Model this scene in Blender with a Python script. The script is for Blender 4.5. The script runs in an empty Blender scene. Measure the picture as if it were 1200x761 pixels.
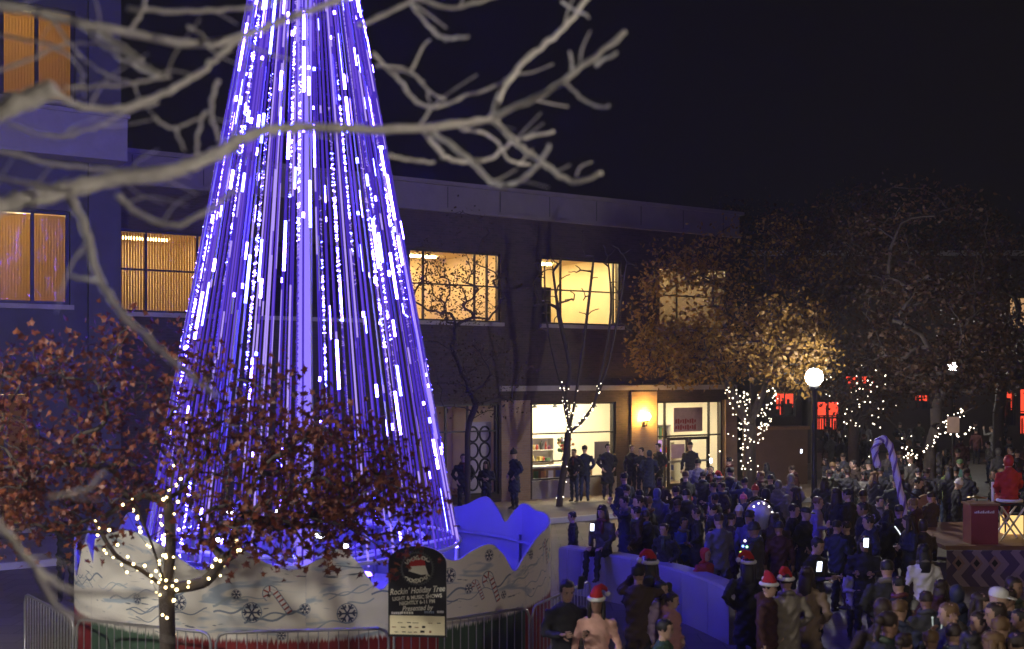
import bpy, bmesh, math, random
import numpy as np
from mathutils import Vector, Matrix

random.seed(7)
rng = np.random.default_rng(7)
PI = math.pi
S = bpy.context.scene
COL = S.collection

# ------------------------------------------------------------------ camera
CAMZ = 4.2
F = 1300.0                      # focal length in photograph pixels (1200 px wide)
HY = 440.0                      # horizon row in the photograph
cam_d = bpy.data.cameras.new('camera')
cam = bpy.data.objects.new('camera', cam_d); COL.objects.link(cam)
cam.location = (0, 0, CAMZ)
cam.rotation_euler = (PI / 2, 0, 0)
cam_d.sensor_width = 36.0
cam_d.lens = 36.0 * F / 1200.0
cam_d.shift_y = (HY - 380.5) / 1200.0
cam_d.clip_start = 0.05
cam_d.clip_end = 2000
cam_d.dof.use_dof = True
cam_d.dof.focus_distance = 24.0
cam_d.dof.aperture_fstop = 1.25
S.camera = cam

# ------------------------------------------------------------------ world: night sky
W = bpy.data.worlds.new('World'); S.world = W
W.use_nodes = True
nt = W.node_tree; nt.nodes.clear()
wo = nt.nodes.new('ShaderNodeOutputWorld')
bg = nt.nodes.new('ShaderNodeBackground')
sky = nt.nodes.new('ShaderNodeTexSky'); sky.sky_type = 'NISHITA'; sky.sun_disc = False
sky.sun_elevation = math.radians(-6); sky.sun_rotation = math.radians(200)
mixw = nt.nodes.new('ShaderNodeMix'); mixw.data_type = 'RGBA'; mixw.blend_type = 'ADD'
mixw.inputs[0].default_value = 1.0
scw = nt.nodes.new('ShaderNodeMix'); scw.data_type = 'RGBA'; scw.blend_type = 'MULTIPLY'
scw.inputs[0].default_value = 1.0
scw.inputs[7].default_value = (0.02, 0.02, 0.02, 1)
nt.links.new(sky.outputs[0], scw.inputs[6])
nt.links.new(scw.outputs[2], mixw.inputs[6])
mixw.inputs[7].default_value = (0.0026, 0.0022, 0.0026, 1)
nt.links.new(mixw.outputs[2], bg.inputs[0])
bg.inputs[1].default_value = 1.0
nt.links.new(bg.outputs[0], wo.inputs[0])

S.view_settings.view_transform = 'Standard'
S.view_settings.look = 'None'
S.view_settings.exposure = 0.0
S.view_settings.gamma = 1.0
S.render.engine = 'CYCLES'
S.cycles.use_denoising = True
try:
    S.cycles.denoiser = 'OPENIMAGEDENOISE'
except Exception:
    pass
HAZE = 0.0007
S.cycles.volume_bounces = 0
S.cycles.max_bounces = 6
S.cycles.diffuse_bounces = 3
S.cycles.glossy_bounces = 2
S.cycles.transmission_bounces = 3
S.cycles.transparent_max_bounces = 8
S.cycles.sample_clamp_indirect = 4.0
S.cycles.caustics_reflective = False
S.cycles.caustics_refractive = False

# ------------------------------------------------------------------ helpers
def P(px, py, D):
    return Vector(((px - 600) / F * D, D, CAMZ - (py - HY) / F * D))

def link(o, parent=None):
    COL.objects.link(o)
    if parent is not None:
        o.parent = parent
    return o

def tag(o, label, cat=None, group=None, kind=None):
    if label: o['label'] = label
    if cat: o['category'] = cat
    if group: o['group'] = group
    if kind: o['kind'] = kind
    return o

def empty(name, loc=(0, 0, 0), rz=0.0):
    o = bpy.data.objects.new(name, None)
    o.empty_display_size = 0.2
    o.location = loc; o.rotation_euler = (0, 0, rz)
    return link(o)

def mesh_obj(name, verts, faces, mats, parent=None, fm=None, smooth=False):
    me = bpy.data.meshes.new(name)
    me.from_pydata([tuple(v) for v in verts], [], [tuple(f) for f in faces])
    if not isinstance(mats, (list, tuple)): mats = [mats]
    for m in mats: me.materials.append(m)
    if fm is not None: me.polygons.foreach_set('material_index', list(fm))
    if smooth: me.polygons.foreach_set('use_smooth', [True] * len(me.polygons))
    me.update()
    return link(bpy.data.objects.new(name, me), parent)

class MB:
    """collects shapes of one part"""
    def __init__(s): s.v = []; s.f = []; s.m = []
    def add(s, vs, fs, m=0):
        o = len(s.v); s.v += [tuple(v) for v in vs]
        for f in fs: s.f.append(tuple(i + o for i in f)); s.m.append(m)
    def box(s, x0, x1, y0, y1, z0, z1, m=0):
        s.add([(x0, y0, z0), (x1, y0, z0), (x1, y1, z0), (x0, y1, z0), (x0, y0, z1), (x1, y0, z1), (x1, y1, z1), (x0, y1, z1)],
              [(0, 3, 2, 1), (4, 5, 6, 7), (0, 1, 5, 4), (1, 2, 6, 5), (2, 3, 7, 6), (3, 0, 4, 7)], m)
    def obox(s, c, ax, ay, az, m=0):
        c = Vector(c); ax = Vector(ax); ay = Vector(ay); az = Vector(az)
        vs = [c + ax * i + ay * j + az * k for k in (-1, 1) for j in (-1, 1) for i in (-1, 1)]
        s.add(vs, [(0, 2, 3, 1), (4, 5, 7, 6), (0, 1, 5, 4), (1, 3, 7, 5), (3, 2, 6, 7), (2, 0, 4, 6)], m)
    def tube(s, pts, rad, n=8, m=0, cap=True, closed=False):
        pts = [Vector(p) for p in pts]
        if not isinstance(rad, (list, tuple)): rad = [rad] * len(pts)
        vs = []; side = None
        for i, p in enumerate(pts):
            if closed: t = pts[(i + 1) % len(pts)] - pts[i - 1]
            else: t = pts[min(i + 1, len(pts) - 1)] - pts[max(i - 1, 0)]
            if t.length < 1e-9: t = Vector((0, 0, 1))
            t.normalize()
            if side is None:
                side = t.cross(Vector((0, 0, 1)))
                if side.length < .2: side = Vector((1, 0, 0)) - t * t.x
            side = side - t * side.dot(t)
            if side.length < 1e-6: side = t.orthogonal()
            side.normalize(); up = t.cross(side)
            r = rad[i]; a, b = r if isinstance(r, (tuple, list)) else (r, r)
            for k in range(n):
                th = 2 * PI * k / n
                vs.append(p + side * (a * math.cos(th)) + up * (b * math.sin(th)))
        fs = []; L = len(pts)
        for i in range(L if closed else L - 1):
            j = (i + 1) % L
            for k in range(n):
                k2 = (k + 1) % n
                fs.append((i * n + k, i * n + k2, j * n + k2, j * n + k))
        if cap and not closed:
            fs.append(tuple(range(n - 1, -1, -1))); fs.append(tuple((L - 1) * n + k for k in range(n)))
        s.add(vs, fs, m)
    def ball(s, c, r, n=8, k=6, m=0):
        rx, ry, rz = r if isinstance(r, (tuple, list)) else (r, r, r)
        vs = [(c[0], c[1], c[2] - rz)]
        for i in range(1, k):
            a = -PI / 2 + PI * i / k
            for j in range(n):
                b = 2 * PI * j / n
                vs.append((c[0] + rx * math.cos(a) * math.cos(b), c[1] + ry * math.cos(a) * math.sin(b), c[2] + rz * math.sin(a)))
        vs.append((c[0], c[1], c[2] + rz))
        fs = [(0, 1 + (j + 1) % n, 1 + j) for j in range(n)]
        for i in range(k - 2):
            for j in range(n):
                a = 1 + i * n
                fs.append((a + j, a + (j + 1) % n, a + n + (j + 1) % n, a + n + j))
        t = len(vs) - 1; a = 1 + (k - 2) * n
        fs += [(a + j, a + (j + 1) % n, t) for j in range(n)]
        s.add(vs, fs, m)
    def lathe(s, prof, n=16, m=0, c=(0, 0)):
        vs = []; fs = []
        for r, z in prof:
            for k in range(n):
                a = 2 * PI * k / n
                vs.append((c[0] + r * math.cos(a), c[1] + r * math.sin(a), z))
        for i in range(len(prof) - 1):
            for k in range(n):
                k2 = (k + 1) % n
                fs.append((i * n + k, i * n + k2, (i + 1) * n + k2, (i + 1) * n + k))
        s.add(vs, fs, m)
    def build(s, name, mats, parent=None, smooth=False):
        return mesh_obj(name, s.v, s.f, mats, parent, s.m, smooth)

def catmull(pts, sub=6):
    pts = [np.array(p, float) for p in pts]
    out = []
    for i in range(len(pts) - 1):
        p0 = pts[max(i - 1, 0)]; p1 = pts[i]; p2 = pts[i + 1]; p3 = pts[min(i + 2, len(pts) - 1)]
        for k in range(sub):
            t = k / sub
            out.append(.5 * ((2 * p1) + (-p0 + p2) * t + (2 * p0 - 5 * p1 + 4 * p2 - p3) * t * t + (-p0 + 3 * p1 - 3 * p2 + p3) * t ** 3))
    out.append(pts[-1])
    return out

# ------------------------------------------------------------------ materials
MATS = {}
def newmat(name):
    m = bpy.data.materials.new(name); m.use_nodes = True
    m.node_tree.nodes.clear()
    return m, m.node_tree.nodes, m.node_tree.links

def pmat(name, col, rough=.7, noise=.25, scale=6.0, bump=.0, metal=0.0, coat=0.0, bscale=None, trans=0.0):
    m, N, L = newmat(name)
    out = N.new('ShaderNodeOutputMaterial'); b = N.new('ShaderNodeBsdfPrincipled')
    b.inputs['Roughness'].default_value = rough; b.inputs['Metallic'].default_value = metal
    L.new(b.outputs[0], out.inputs[0])
    tc = N.new('ShaderNodeTexCoord')
    n1 = N.new('ShaderNodeTexNoise'); n1.inputs['Scale'].default_value = scale; n1.inputs['Detail'].default_value = 6
    L.new(tc.outputs['Object'], n1.inputs['Vector'])
    mx = N.new('ShaderNodeMix'); mx.data_type = 'RGBA'
    d = [max(0, c * (1 - noise)) for c in col]; l = [min(1, c * (1 + noise)) for c in col]
    mx.inputs[6].default_value = (*d, 1); mx.inputs[7].default_value = (*l, 1)
    L.new(n1.outputs[0], mx.inputs[0]); L.new(mx.outputs[2], b.inputs['Base Color'])
    if bump:
        n2 = N.new('ShaderNodeTexNoise'); n2.inputs['Scale'].default_value = bscale or scale * 4; n2.inputs['Detail'].default_value = 5
        L.new(tc.outputs['Object'], n2.inputs['Vector'])
        bp = N.new('ShaderNodeBump'); bp.inputs['Strength'].default_value = bump; bp.inputs['Distance'].default_value = .02
        L.new(n2.outputs[0], bp.inputs['Height']); L.new(bp.outputs[0], b.inputs['Normal'])
    MATS[name] = m
    return m

def emat(name, col, strength, sample=True):
    m, N, L = newmat(name)
    out = N.new('ShaderNodeOutputMaterial'); e = N.new('ShaderNodeEmission')
    e.inputs[0].default_value = (*col, 1); e.inputs[1].default_value = strength
    L.new(e.outputs[0], out.inputs[0])
    if not sample:
        m.cycles.emission_sampling = 'NONE'
    MATS[name] = m
    return m

def glassmat(name='glass', tint=(1, 1, 1), refl=.08):
    m, N, L = newmat(name)
    out = N.new('ShaderNodeOutputMaterial'); t = N.new('ShaderNodeBsdfTransparent'); g = N.new('ShaderNodeBsdfGlossy')
    t.inputs[0].default_value = (*tint, 1); g.inputs['Roughness'].default_value = .03
    fr = N.new('ShaderNodeFresnel'); fr.inputs[0].default_value = 1.18
    mx = N.new('ShaderNodeMixShader')
    L.new(fr.outputs[0], mx.inputs[0]); L.new(t.outputs[0], mx.inputs[1]); L.new(g.outputs[0], mx.inputs[2])
    L.new(mx.outputs[0], out.inputs[0])
    MATS[name] = m
    return m

def brickmat(name, c1, c2, mortar, scale=1.0, rough=.85):
    m, N, L = newmat(name)
    out = N.new('ShaderNodeOutputMaterial'); b = N.new('ShaderNodeBsdfPrincipled'); b.inputs['Roughness'].default_value = rough
    L.new(b.outputs[0], out.inputs[0])
    tc = N.new('ShaderNodeTexCoord'); sp = N.new('ShaderNodeSeparateXYZ'); cb = N.new('ShaderNodeCombineXYZ')
    L.new(tc.outputs['Object'], sp.inputs[0])
    ad = N.new('ShaderNodeMath'); ad.operation = 'ADD'
    L.new(sp.outputs[0], ad.inputs[0]); L.new(sp.outputs[1], ad.inputs[1])
    L.new(ad.outputs[0], cb.inputs[0]); L.new(sp.outputs[2], cb.inputs[1])
    br = N.new('ShaderNodeTexBrick'); br.inputs['Scale'].default_value = scale
    br.inputs['Color1'].default_value = (*c1, 1); br.inputs['Color2'].default_value = (*c2, 1); br.inputs['Mortar'].default_value = (*mortar, 1)
    br.inputs['Mortar Size'].default_value = .008; br.inputs['Brick Width'].default_value = .22; br.inputs['Row Height'].default_value = .075
    L.new(cb.outputs[0], br.inputs['Vector'])
    n = N.new('ShaderNodeTexNoise'); n.inputs['Scale'].default_value = 1.2; n.inputs['Detail'].default_value = 7
    L.new(tc.outputs['Object'], n.inputs['Vector'])
    mx = N.new('ShaderNodeMix'); mx.data_type = 'RGBA'; mx.blend_type = 'MULTIPLY'; mx.inputs[0].default_value = .55
    L.new(br.outputs[0], mx.inputs[6]); L.new(n.outputs[0], mx.inputs[7]); L.new(mx.outputs[2], b.inputs['Base Color'])
    bp = N.new('ShaderNodeBump'); bp.inputs['Strength'].default_value = .5; bp.inputs['Distance'].default_value = .01
    L.new(br.outputs[1], bp.inputs['Height']); bp.invert = True; L.new(bp.outputs[0], b.inputs['Normal'])
    MATS[name] = m
    return m

def leafmat(name, cols, trans=.35):
    m, N, L = newmat(name)
    out = N.new('ShaderNodeOutputMaterial'); b = N.new('ShaderNodeBsdfPrincipled'); b.inputs['Roughness'].default_value = .55
    tr = N.new('ShaderNodeBsdfTranslucent'); mx = N.new('ShaderNodeMixShader'); mx.inputs[0].default_value = trans
    g = N.new('ShaderNodeNewGeometry'); r = N.new('ShaderNodeValToRGB')
    r.color_ramp.elements[0].color = (*cols[0], 1); r.color_ramp.elements[1].color = (*cols[-1], 1)
    for i, c in enumerate(cols[1:-1]):
        e = r.color_ramp.elements.new((i + 1) / (len(cols) - 1)); e.color = (*c, 1)
    L.new(g.outputs['Random Per Island'], r.inputs[0])
    L.new(r.outputs[0], b.inputs['Base Color']); L.new(r.outputs[0], tr.inputs[0])
    L.new(b.outputs[0], mx.inputs[1]); L.new(tr.outputs[0], mx.inputs[2]); L.new(mx.outputs[0], out.inputs[0])
    MATS[name] = m
    return m

def clothmat(name, source, rough=.85, weave=90.0):
    """colour of each garment comes from its own object: 'colour' = Object Info, else a custom property"""
    m, N, L = newmat(name)
    out = N.new('ShaderNodeOutputMaterial'); b = N.new('ShaderNodeBsdfPrincipled'); b.inputs['Roughness'].default_value = rough
    L.new(b.outputs[0], out.inputs[0])
    if source == 'colour':
        s = N.new('ShaderNodeObjectInfo'); so = s.outputs['Color']
    else:
        s = N.new('ShaderNodeAttribute'); s.attribute_type = 'OBJECT'; s.attribute_name = source; so = s.outputs['Color']
    tc = N.new('ShaderNodeTexCoord'); n = N.new('ShaderNodeTexNoise'); n.inputs['Scale'].default_value = 7; n.inputs['Detail'].default_value = 6
    L.new(tc.outputs['Object'], n.inputs['Vector'])
    mr = N.new('ShaderNodeMapRange'); mr.inputs[3].default_value = .65; mr.inputs[4].default_value = 1.35
    L.new(n.outputs[0], mr.inputs[0])
    vm = N.new('ShaderNodeVectorMath'); vm.operation = 'SCALE'
    L.new(so, vm.inputs[0]); L.new(mr.outputs[0], vm.inputs['Scale']); L.new(vm.outputs[0], b.inputs['Base Color'])
    n2 = N.new('ShaderNodeTexNoise'); n2.inputs['Scale'].default_value = weave
    L.new(tc.outputs['Object'], n2.inputs['Vector'])
    bp = N.new('ShaderNodeBump'); bp.inputs['Strength'].default_value = .3; bp.inputs['Distance'].default_value = .01
    L.new(n2.outputs[0], bp.inputs['Height']); L.new(bp.outputs[0], b.inputs['Normal'])
    MATS[name] = m
    return m

M_brick = brickmat('dark_brick', (.085, .056, .046), (.055, .038, .032), (.075, .062, .052))
M_brick2 = brickmat('pier_brick', (.46, .32, .20), (.40, .27, .17), (.4, .33, .26))
M_stone = pmat('stone', (.32, .29, .26), .85, .25, 3, .25)
M_band = pmat('cornice_stone', (.16, .14, .135), .8, .2, 2, .2)
M_wing = pmat('wing_render', (.075, .07, .085), .85, .35, 1.1, .3)
M_frame = pmat('window_frame_dark', (.025, .022, .02), .45, .2, 10)
M_roof = pmat('roof_felt', (.05, .05, .05), .9)
M_glass = glassmat()
M_room = pmat('room_wall', (.74, .62, .40), .8, .10, 2)
M_roomw = pmat('room_wall_white', (.80, .74, .60), .8, .08, 2)
M_wood = pmat('wood', (.22, .12, .06), .6, .35, 5)
M_dark = pmat('dark_metal', (.03, .03, .032), .45, .2, 10, metal=.6)
M_steel = pmat('galvanised_steel', (.42, .42, .42), .4, .2, 20, metal=.8)
M_white = pmat('white_paint', (.78, .76, .72), .6, .06, 5)
M_paper = pmat('paper', (.7, .68, .66), .8, .05, 5)
M_black = pmat('black_board', (.012, .012, .014), .5, .2, 8)
M_cream = pmat('cream_board', (.72, .65, .42), .6, .08, 8)
M_red = pmat('red_paint', (.42, .02, .02), .5, .2, 8)
M_bark = pmat('bark_grey', (.68, .66, .65), .9, .35, 26, .9)
M_bark2 = pmat('bark_dark', (.05, .038, .03), .9, .35, 12, .6)
M_blind, _N, _L = newmat('blind_slat')
_o = _N.new('ShaderNodeOutputMaterial'); _d = _N.new('ShaderNodeBsdfDiffuse'); _t = _N.new('ShaderNodeBsdfTranslucent'); _m = _N.new('ShaderNodeMixShader')
_d.inputs[0].default_value = (.22, .17, .10, 1); _t.inputs[0].default_value = (.62, .47, .24, 1); _m.inputs[0].default_value = .6
_L.new(_d.outputs[0], _m.inputs[1]); _L.new(_t.outputs[0], _m.inputs[2]); _L.new(_m.outputs[0], _o.inputs[0])
M_concrete = pmat('concrete', (.46, .45, .44), .85, .15, 3, .2)
M_deck = pmat('white_deck', (.7, .7, .7), .7, .1, 3)

# ------------------------------------------------------------------ street lamps (seen ones, and assumed ones out of view)
def street_lamp(loc, strength, label, r=.22, h=4.2, col=(1, .95, .88)):
    t = empty('street_lamp', loc)
    tag(t, label, 'street lamp', 'globe street lamps')
    b = MB()
    b.lathe([(0, 0), (.22, 0), (.22, .12), (.16, .2), (.13, .75), (.09, .82), (.075, .9), (.06, h - r - .25), (.07, h - r - .22), (.07, h - r - .12), (.12, h - r - .08), (.14, h - r + .02), (.02, h - r + .03)], 14)
    b.build('post', M_dark, t, True)
    g = MB(); g.ball((0, 0, h), r, 12, 8)
    g.build('globe', emat('lamp_glow', col, strength), t, True)
    c = MB(); c.lathe([(.06, h + r - .02), (.05, h + r + .03), (.015, h + r + .06), (.012, h + r + .14), (.0, h + r + .15)], 8)
    c.build('finial', M_dark, t, True)
    return t

street_lamp((7.9, 29, 0), 420, 'black post lamp with a glowing white globe rising from the crowd', .23, 4.15)
street_lamp(P(1117, 440, 50).xy.to_3d() , 260, 'distant white globe lamp glowing behind dark tree branches', .22, 4.6)
# assumed lamps out of view, added to light the branches, painted fence and crowd
street_lamp((-8.0, 7.0, 0), 1150, 'assumed globe lamp added beyond the left edge near the bare tree', .25, 5.6, (1, .93, .85))
street_lamp((4.5, 3.0, 0), 330, 'assumed globe lamp added beside the viewer on the right', .25, 5.4, (1, .86, .68))
street_lamp((16.5, 20.0, 0), 150, 'assumed warm globe lamp added beside the stage, past the right edge', .25, 4.6, (1, .56, .22))  # assumed from the warm light falling on the crowd from the right

# ------------------------------------------------------------------ ground
def groundmat():
    m, N, L = newmat('plaza_paving')
    out = N.new('ShaderNodeOutputMaterial'); b = N.new('ShaderNodeBsdfPrincipled'); b.inputs['Roughness'].default_value = .7
    L.new(b.outputs[0], out.inputs[0])
    tc = N.new('ShaderNodeTexCoord')
    br = N.new('ShaderNodeTexBrick'); br.inputs['Scale'].default_value = 1.0
    br.inputs['Color1'].default_value = (.22, .2, .18, 1); br.inputs['Color2'].default_value = (.17, .155, .14, 1); br.inputs['Mortar'].default_value = (.08, .075, .07, 1)
    br.inputs['Mortar Size'].default_value = .008; br.inputs['Brick Width'].default_value = .6; br.inputs['Row Height'].default_value = .6
    L.new(tc.outputs['Object'], br.inputs['Vector'])
    n = N.new('ShaderNodeTexNoise'); n.inputs['Scale'].default_value = .5; n.inputs['Detail'].default_value = 8
    L.new(tc.outputs['Object'], n.inputs['Vector'])
    mx = N.new('ShaderNodeMix'); mx.data_type = 'RGBA'; mx.blend_type = 'MULTIPLY'; mx.inputs[0].default_value = .6
    L.new(br.outputs[0], mx.inputs[6]); L.new(n.outputs[0], mx.inputs[7]); L.new(mx.outputs[2], b.inputs['Base Color'])
    rr = N.new('ShaderNodeMapRange'); rr.inputs[3].default_value = .45; rr.inputs[4].default_value = .9
    L.new(n.outputs[0], rr.inputs[0]); L.new(rr.outputs[0], b.inputs['Roughness'])
    return m
M_plaza = groundmat()
M_asphalt = pmat('asphalt', (.05, .05, .05), .85, .3, 2, .3, bscale=60)
g = MB(); g.add([(-400, -200, 0), (400, -200, 0), (400, 900, 0), (-400, 900, 0)], [(0, 1, 2, 3)])
tag(g.build('ground', M_asphalt), None, kind='structure')
g = MB(); g.add([(-14, 6, .004), (26, 6, .004), (26, 60, .004), (-14, 60, .004)], [(0, 1, 2, 3)])
tag(g.build('plaza_paving', M_plaza), None, kind='structure')

# ------------------------------------------------------------------ the corner building, in facade coordinates
def facY(px): return 37 * 2030.0 / (2700 - px)
def facXY(px):
    y = facY(px); return np.array([(px - 600) / F * y, y])
OA = facXY(150); OB = facXY(860)
UD = (OB - OA) / np.linalg.norm(OB - OA)
TH = math.atan2(UD[1], UD[0])
def U(px): return float(np.dot(facXY(px) - OA, UD))
def Z(px, py): return CAMZ - (py - HY) / F * facY(px)

build = empty('corner_building', (OA[0], OA[1], 0), TH)
tag(build, 'two storey brick corner building with lit upper windows and a bright shopfront', 'building')

def wall_grid(mb, u0, u1, z0, z1, holes, v0, v1, m=0):
    us = sorted({u0, u1} | {h[0] for h in holes} | {h[1] for h in holes})
    zs = sorted({z0, z1} | {h[2] for h in holes} | {h[3] for h in holes})
    us = [u for u in us if u0 <= u <= u1]; zs = [z for z in zs if z0 <= z <= z1]
    for j in range(len(zs) - 1):
        run = None
        for i in range(len(us) - 1):
            cu = (us[i] + us[i + 1]) / 2; cz = (zs[j] + zs[j + 1]) / 2
            solid = not any(h[0] < cu < h[1] and h[2] < cz < h[3] for h in holes)
            if solid and run is None: run = us[i]
            if (not solid) and run is not None:
                mb.box(run, us[i], v0, v1, zs[j], zs[j + 1], m); run = None
        if run is not None: mb.box(run, us[-1], v0, v1, zs[j], zs[j + 1], m)

ZS = Z(680, 381); ZT = Z(680, 304)           # upper window sill and head
ZC0 = Z(600, 256); ZC1 = Z(600, 222)         # cornice band
ZG1 = Z(670, 472); ZG0 = .75                 # shop window head and sill
UE = U(862)
up_w = [(U(135), U(248)), (U(300), U(425)), (U(480), U(587)), (U(635), U(728)), (U(773), U(853))]
shopA = (U(623), U(722), ZG0, ZG1)
door = (U(771), U(848), .15, ZG1)
shopL = (U(490), U(585), .4, ZG1)
holes = [(a, b, ZS, ZT) for a, b in up_w] + [shopA, door, shopL]
wm = MB(); wall_grid(wm, U(135), UE, 0, ZC0, holes, 0, .35); wm.build('front_wall', M_brick, build)
wm = MB(); wm.box(UE - .35, UE, .35, 13, 0, ZC0); wm.box(U(135), UE, 12.7, 13, 0, ZC0); wm.build('side_wall', M_brick, build)
wm = MB()
wm.box(U(135), UE + .15, -.16, .5, ZC0, ZC0 + .12); wm.box(U(135), UE + .10, -.10, .45, ZC0 + .12, ZC1 - .12); wm.box(U(135), UE + .22, -.24, .5, ZC1 - .12, ZC1)
cor = wm.build('cornice', M_band, build)
for k in range(12):
    uu = U(135) + k * 1.9 + .4
    if uu < UE:
        j = MB(); j.box(uu, uu + .025, -.104, -.09, ZC0 + .14, ZC1 - .14); j.build('joint', M_frame, cor)
wm = MB(); wm.box(U(135), UE, .35, 12.7, ZC0 - .05, ZC0 + .1); wm.build('roof', M_roof, build)
wm = MB(); wm.box(U(585), UE + .03, -.06, .02, Z(670, 458), Z(670, 452)); wm.build('string_course', M_stone, build)
wm = MB(); wm.box(U(739), U(769), -.05, .0, 0.15, Z(670, 460)); wm.build('brick_pier', M_brick2, build)
wm = MB(); wm.box(U(849), UE + .02, -.07, .0, .15, ZG1 + .02); wm.build('end_pier', M_brick2, build)
wm = MB(); wm.box(U(587), U(621), -.04, .0, .15, ZG1 + .1); wm.build('brick_pier', M_brick2, build)
wm = MB(); wm.box(shopA[0], shopA[1], -.03, .0, .15, ZG0); wm.build('stall_riser', M_stone, build)

def window(u0, u1, z0, z1, mull, trans, parent, v=.12, sill=True, fw=.06, mats=M_glass):
    f = MB()
    f.box(u0, u1, v - .03, v + .05, z0, z0 + fw); f.box(u0, u1, v - .03, v + .05, z1 - fw, z1)
    f.box(u0, u0 + fw, v - .031, v + .05, z0 + fw, z1 - fw); f.box(u1 - fw, u1, v - .031, v + .05, z0 + fw, z1 - fw)
    w = f.build('window', M_frame, parent)
    us = [u0 + fw] + [u0 + (u1 - u0) * t for t in mull] + [u1 - fw]
    zs = [z0 + fw] + [z0 + (z1 - z0) * t for t in trans] + [z1 - fw]
    for t in mull:
        b = MB(); x = u0 + (u1 - u0) * t; b.box(x - fw / 2, x + fw / 2, v - .025, v + .045, z0 + fw, z1 - fw); b.build('mullion', M_frame, w)
    for t in trans:
        b = MB(); z = z0 + (z1 - z0) * t; b.box(u0 + fw, u1 - fw, v - .022, v + .04, z - fw * .4, z + fw * .4); b.build('transom', M_frame, w)
    for i in range(len(us) - 1):
        for j in range(len(zs) - 1):
            b = MB(); b.add([(us[i] + .01, v + .01, zs[j] + .01), (us[i + 1] - .01, v + .01, zs[j] + .01), (us[i + 1] - .01, v + .01, zs[j + 1] - .01), (us[i] + .01, v + .01, zs[j + 1] - .01)], [(0, 1, 2, 3)])
            b.build('pane', mats, w)
    if sill:
        b = MB(); b.box(u0 - .08, u1 + .08, -.1, .1, z0 - .12, z0 - .002); b.build('sill', M_stone, w)
    return w

def room(u0, u1, z0, z1, depth, mat, parent, light=None, lz=None, v=.36, panels=1, floor=M_wood):
    b = MB()
    b.add([(u0, v, z0), (u1, v, z0), (u1, depth, z0), (u0, depth, z0), (u0, v, z1), (u1, v, z1), (u1, depth, z1), (u0, depth, z1)],
          [(0, 1, 2, 3)], 1)
    b.add([(u0, v, z0), (u1, v, z0), (u1, depth, z0), (u0, depth, z0), (u0, v, z1), (u1, v, z1), (u1, depth, z1), (u0, depth, z1)],
          [(4, 7, 6, 5), (3, 2, 6, 7), (0, 3, 7, 4), (1, 5, 6, 2)], 0)
    r = b.build('interior', [mat, floor], parent)
    if light:
        for k in range(panels):
            c = v + (depth - v) * (k + .5) / panels
            p = MB(); p.box(u0 + (u1 - u0) * .2, u1 - (u1 - u0) * .2, c - .12, c + .12, z1 - .06, z1 - .02)
            p.build('ceiling_light', light, parent)
    return r

E_warm = emat('office_light', (1, .76, .34), 85)
E_warm2 = emat('office_light_dim', (1, .68, .28), 50)
E_shop = emat('shop_light', (1, .88, .58), 58)
E_wing = emat('wing_light', (1, .84, .42), 95)

windows_up = []
for i, (a, b) in enumerate(up_w):
    mull = {0: (.32, .86), 1: (.5,), 2: (.16, .72, .86), 3: (.25, .92), 4: (.27, .85)}[i]
    windows_up.append(window(a, b, ZS, ZT, mull, (.52,), build))
    if i != 1:
        room(a - .5, b + .5, ZS - .8, ZT + .25, 5.0, M_room, build, E_warm2 if i in (0, 2) else E_warm, panels=2)
    else:
        room(a - .5, b + .5, ZS - .8, ZT + .25, 4.0, M_brick, build)
# vertical blinds in the left upper window
a, b = up_w[0]
bl = MB(); n = 34
for k in range(n):
    x = a + .08 + (b - a - .16) * k / (n - 1)
    bl.obox((x, .30, (ZS + ZT) / 2), (.035, .03, 0), (-.001, .0012, 0), (0, 0, (ZT - ZS) / 2 - .05))
tag(bl.build('blind', M_blind, windows_up[0]), None, kind='stuff')
# furniture seen through the upper windows
def cabinet(u, v, z, w, d, h, label, mat, shelves=3, name='bookcase'):
    t = empty(name, (0, 0, 0)); 
    M0 = build.matrix_world
    c = Vector((OA[0], OA[1], 0)) + Vector((UD[0] * u - UD[1] * v, UD[1] * u + UD[0] * v, z))
    t.location = c; t.rotation_euler = (0, 0, TH)
    tag(t, label, 'bookcase' if name == 'bookcase' else name.replace('_', ' '))
    for s in (0, 1):
        q = MB(); q.box(s * (w - .03), s * (w - .03) + .03, 0, d, 0, h); q.build('side_panel', mat, t)
    q = MB(); q.box(.03, w - .03, d - .02, d, 0, h); q.build('back_panel', mat, t)
    for k in range(shelves + 1):
        zz = (h - .03) * k / shelves
        q = MB(); q.box(.03, w - .03, 0, d - .02, zz, zz + .03); q.build('shelf', mat, t)
    return t
cabinet(up_w[3][0] + 1.75, 3.2, ZS - .79, .75, .4, 2.3, 'dark tall bookcase seen through the middle upper window', M_dark, 5)
cabinet(up_w[2][0] + .6, 3.6, ZS - .79, 1.1, .4, 1.7, 'low wooden bookcase behind the leafy upper window', M_wood, 4)
cabinet(up_w[4][0] + .5, 3.8, ZS - .79, 1.2, .4, 1.5, 'wooden bookcase behind the upper window nearest the orange tree', M_wood, 3)

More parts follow.
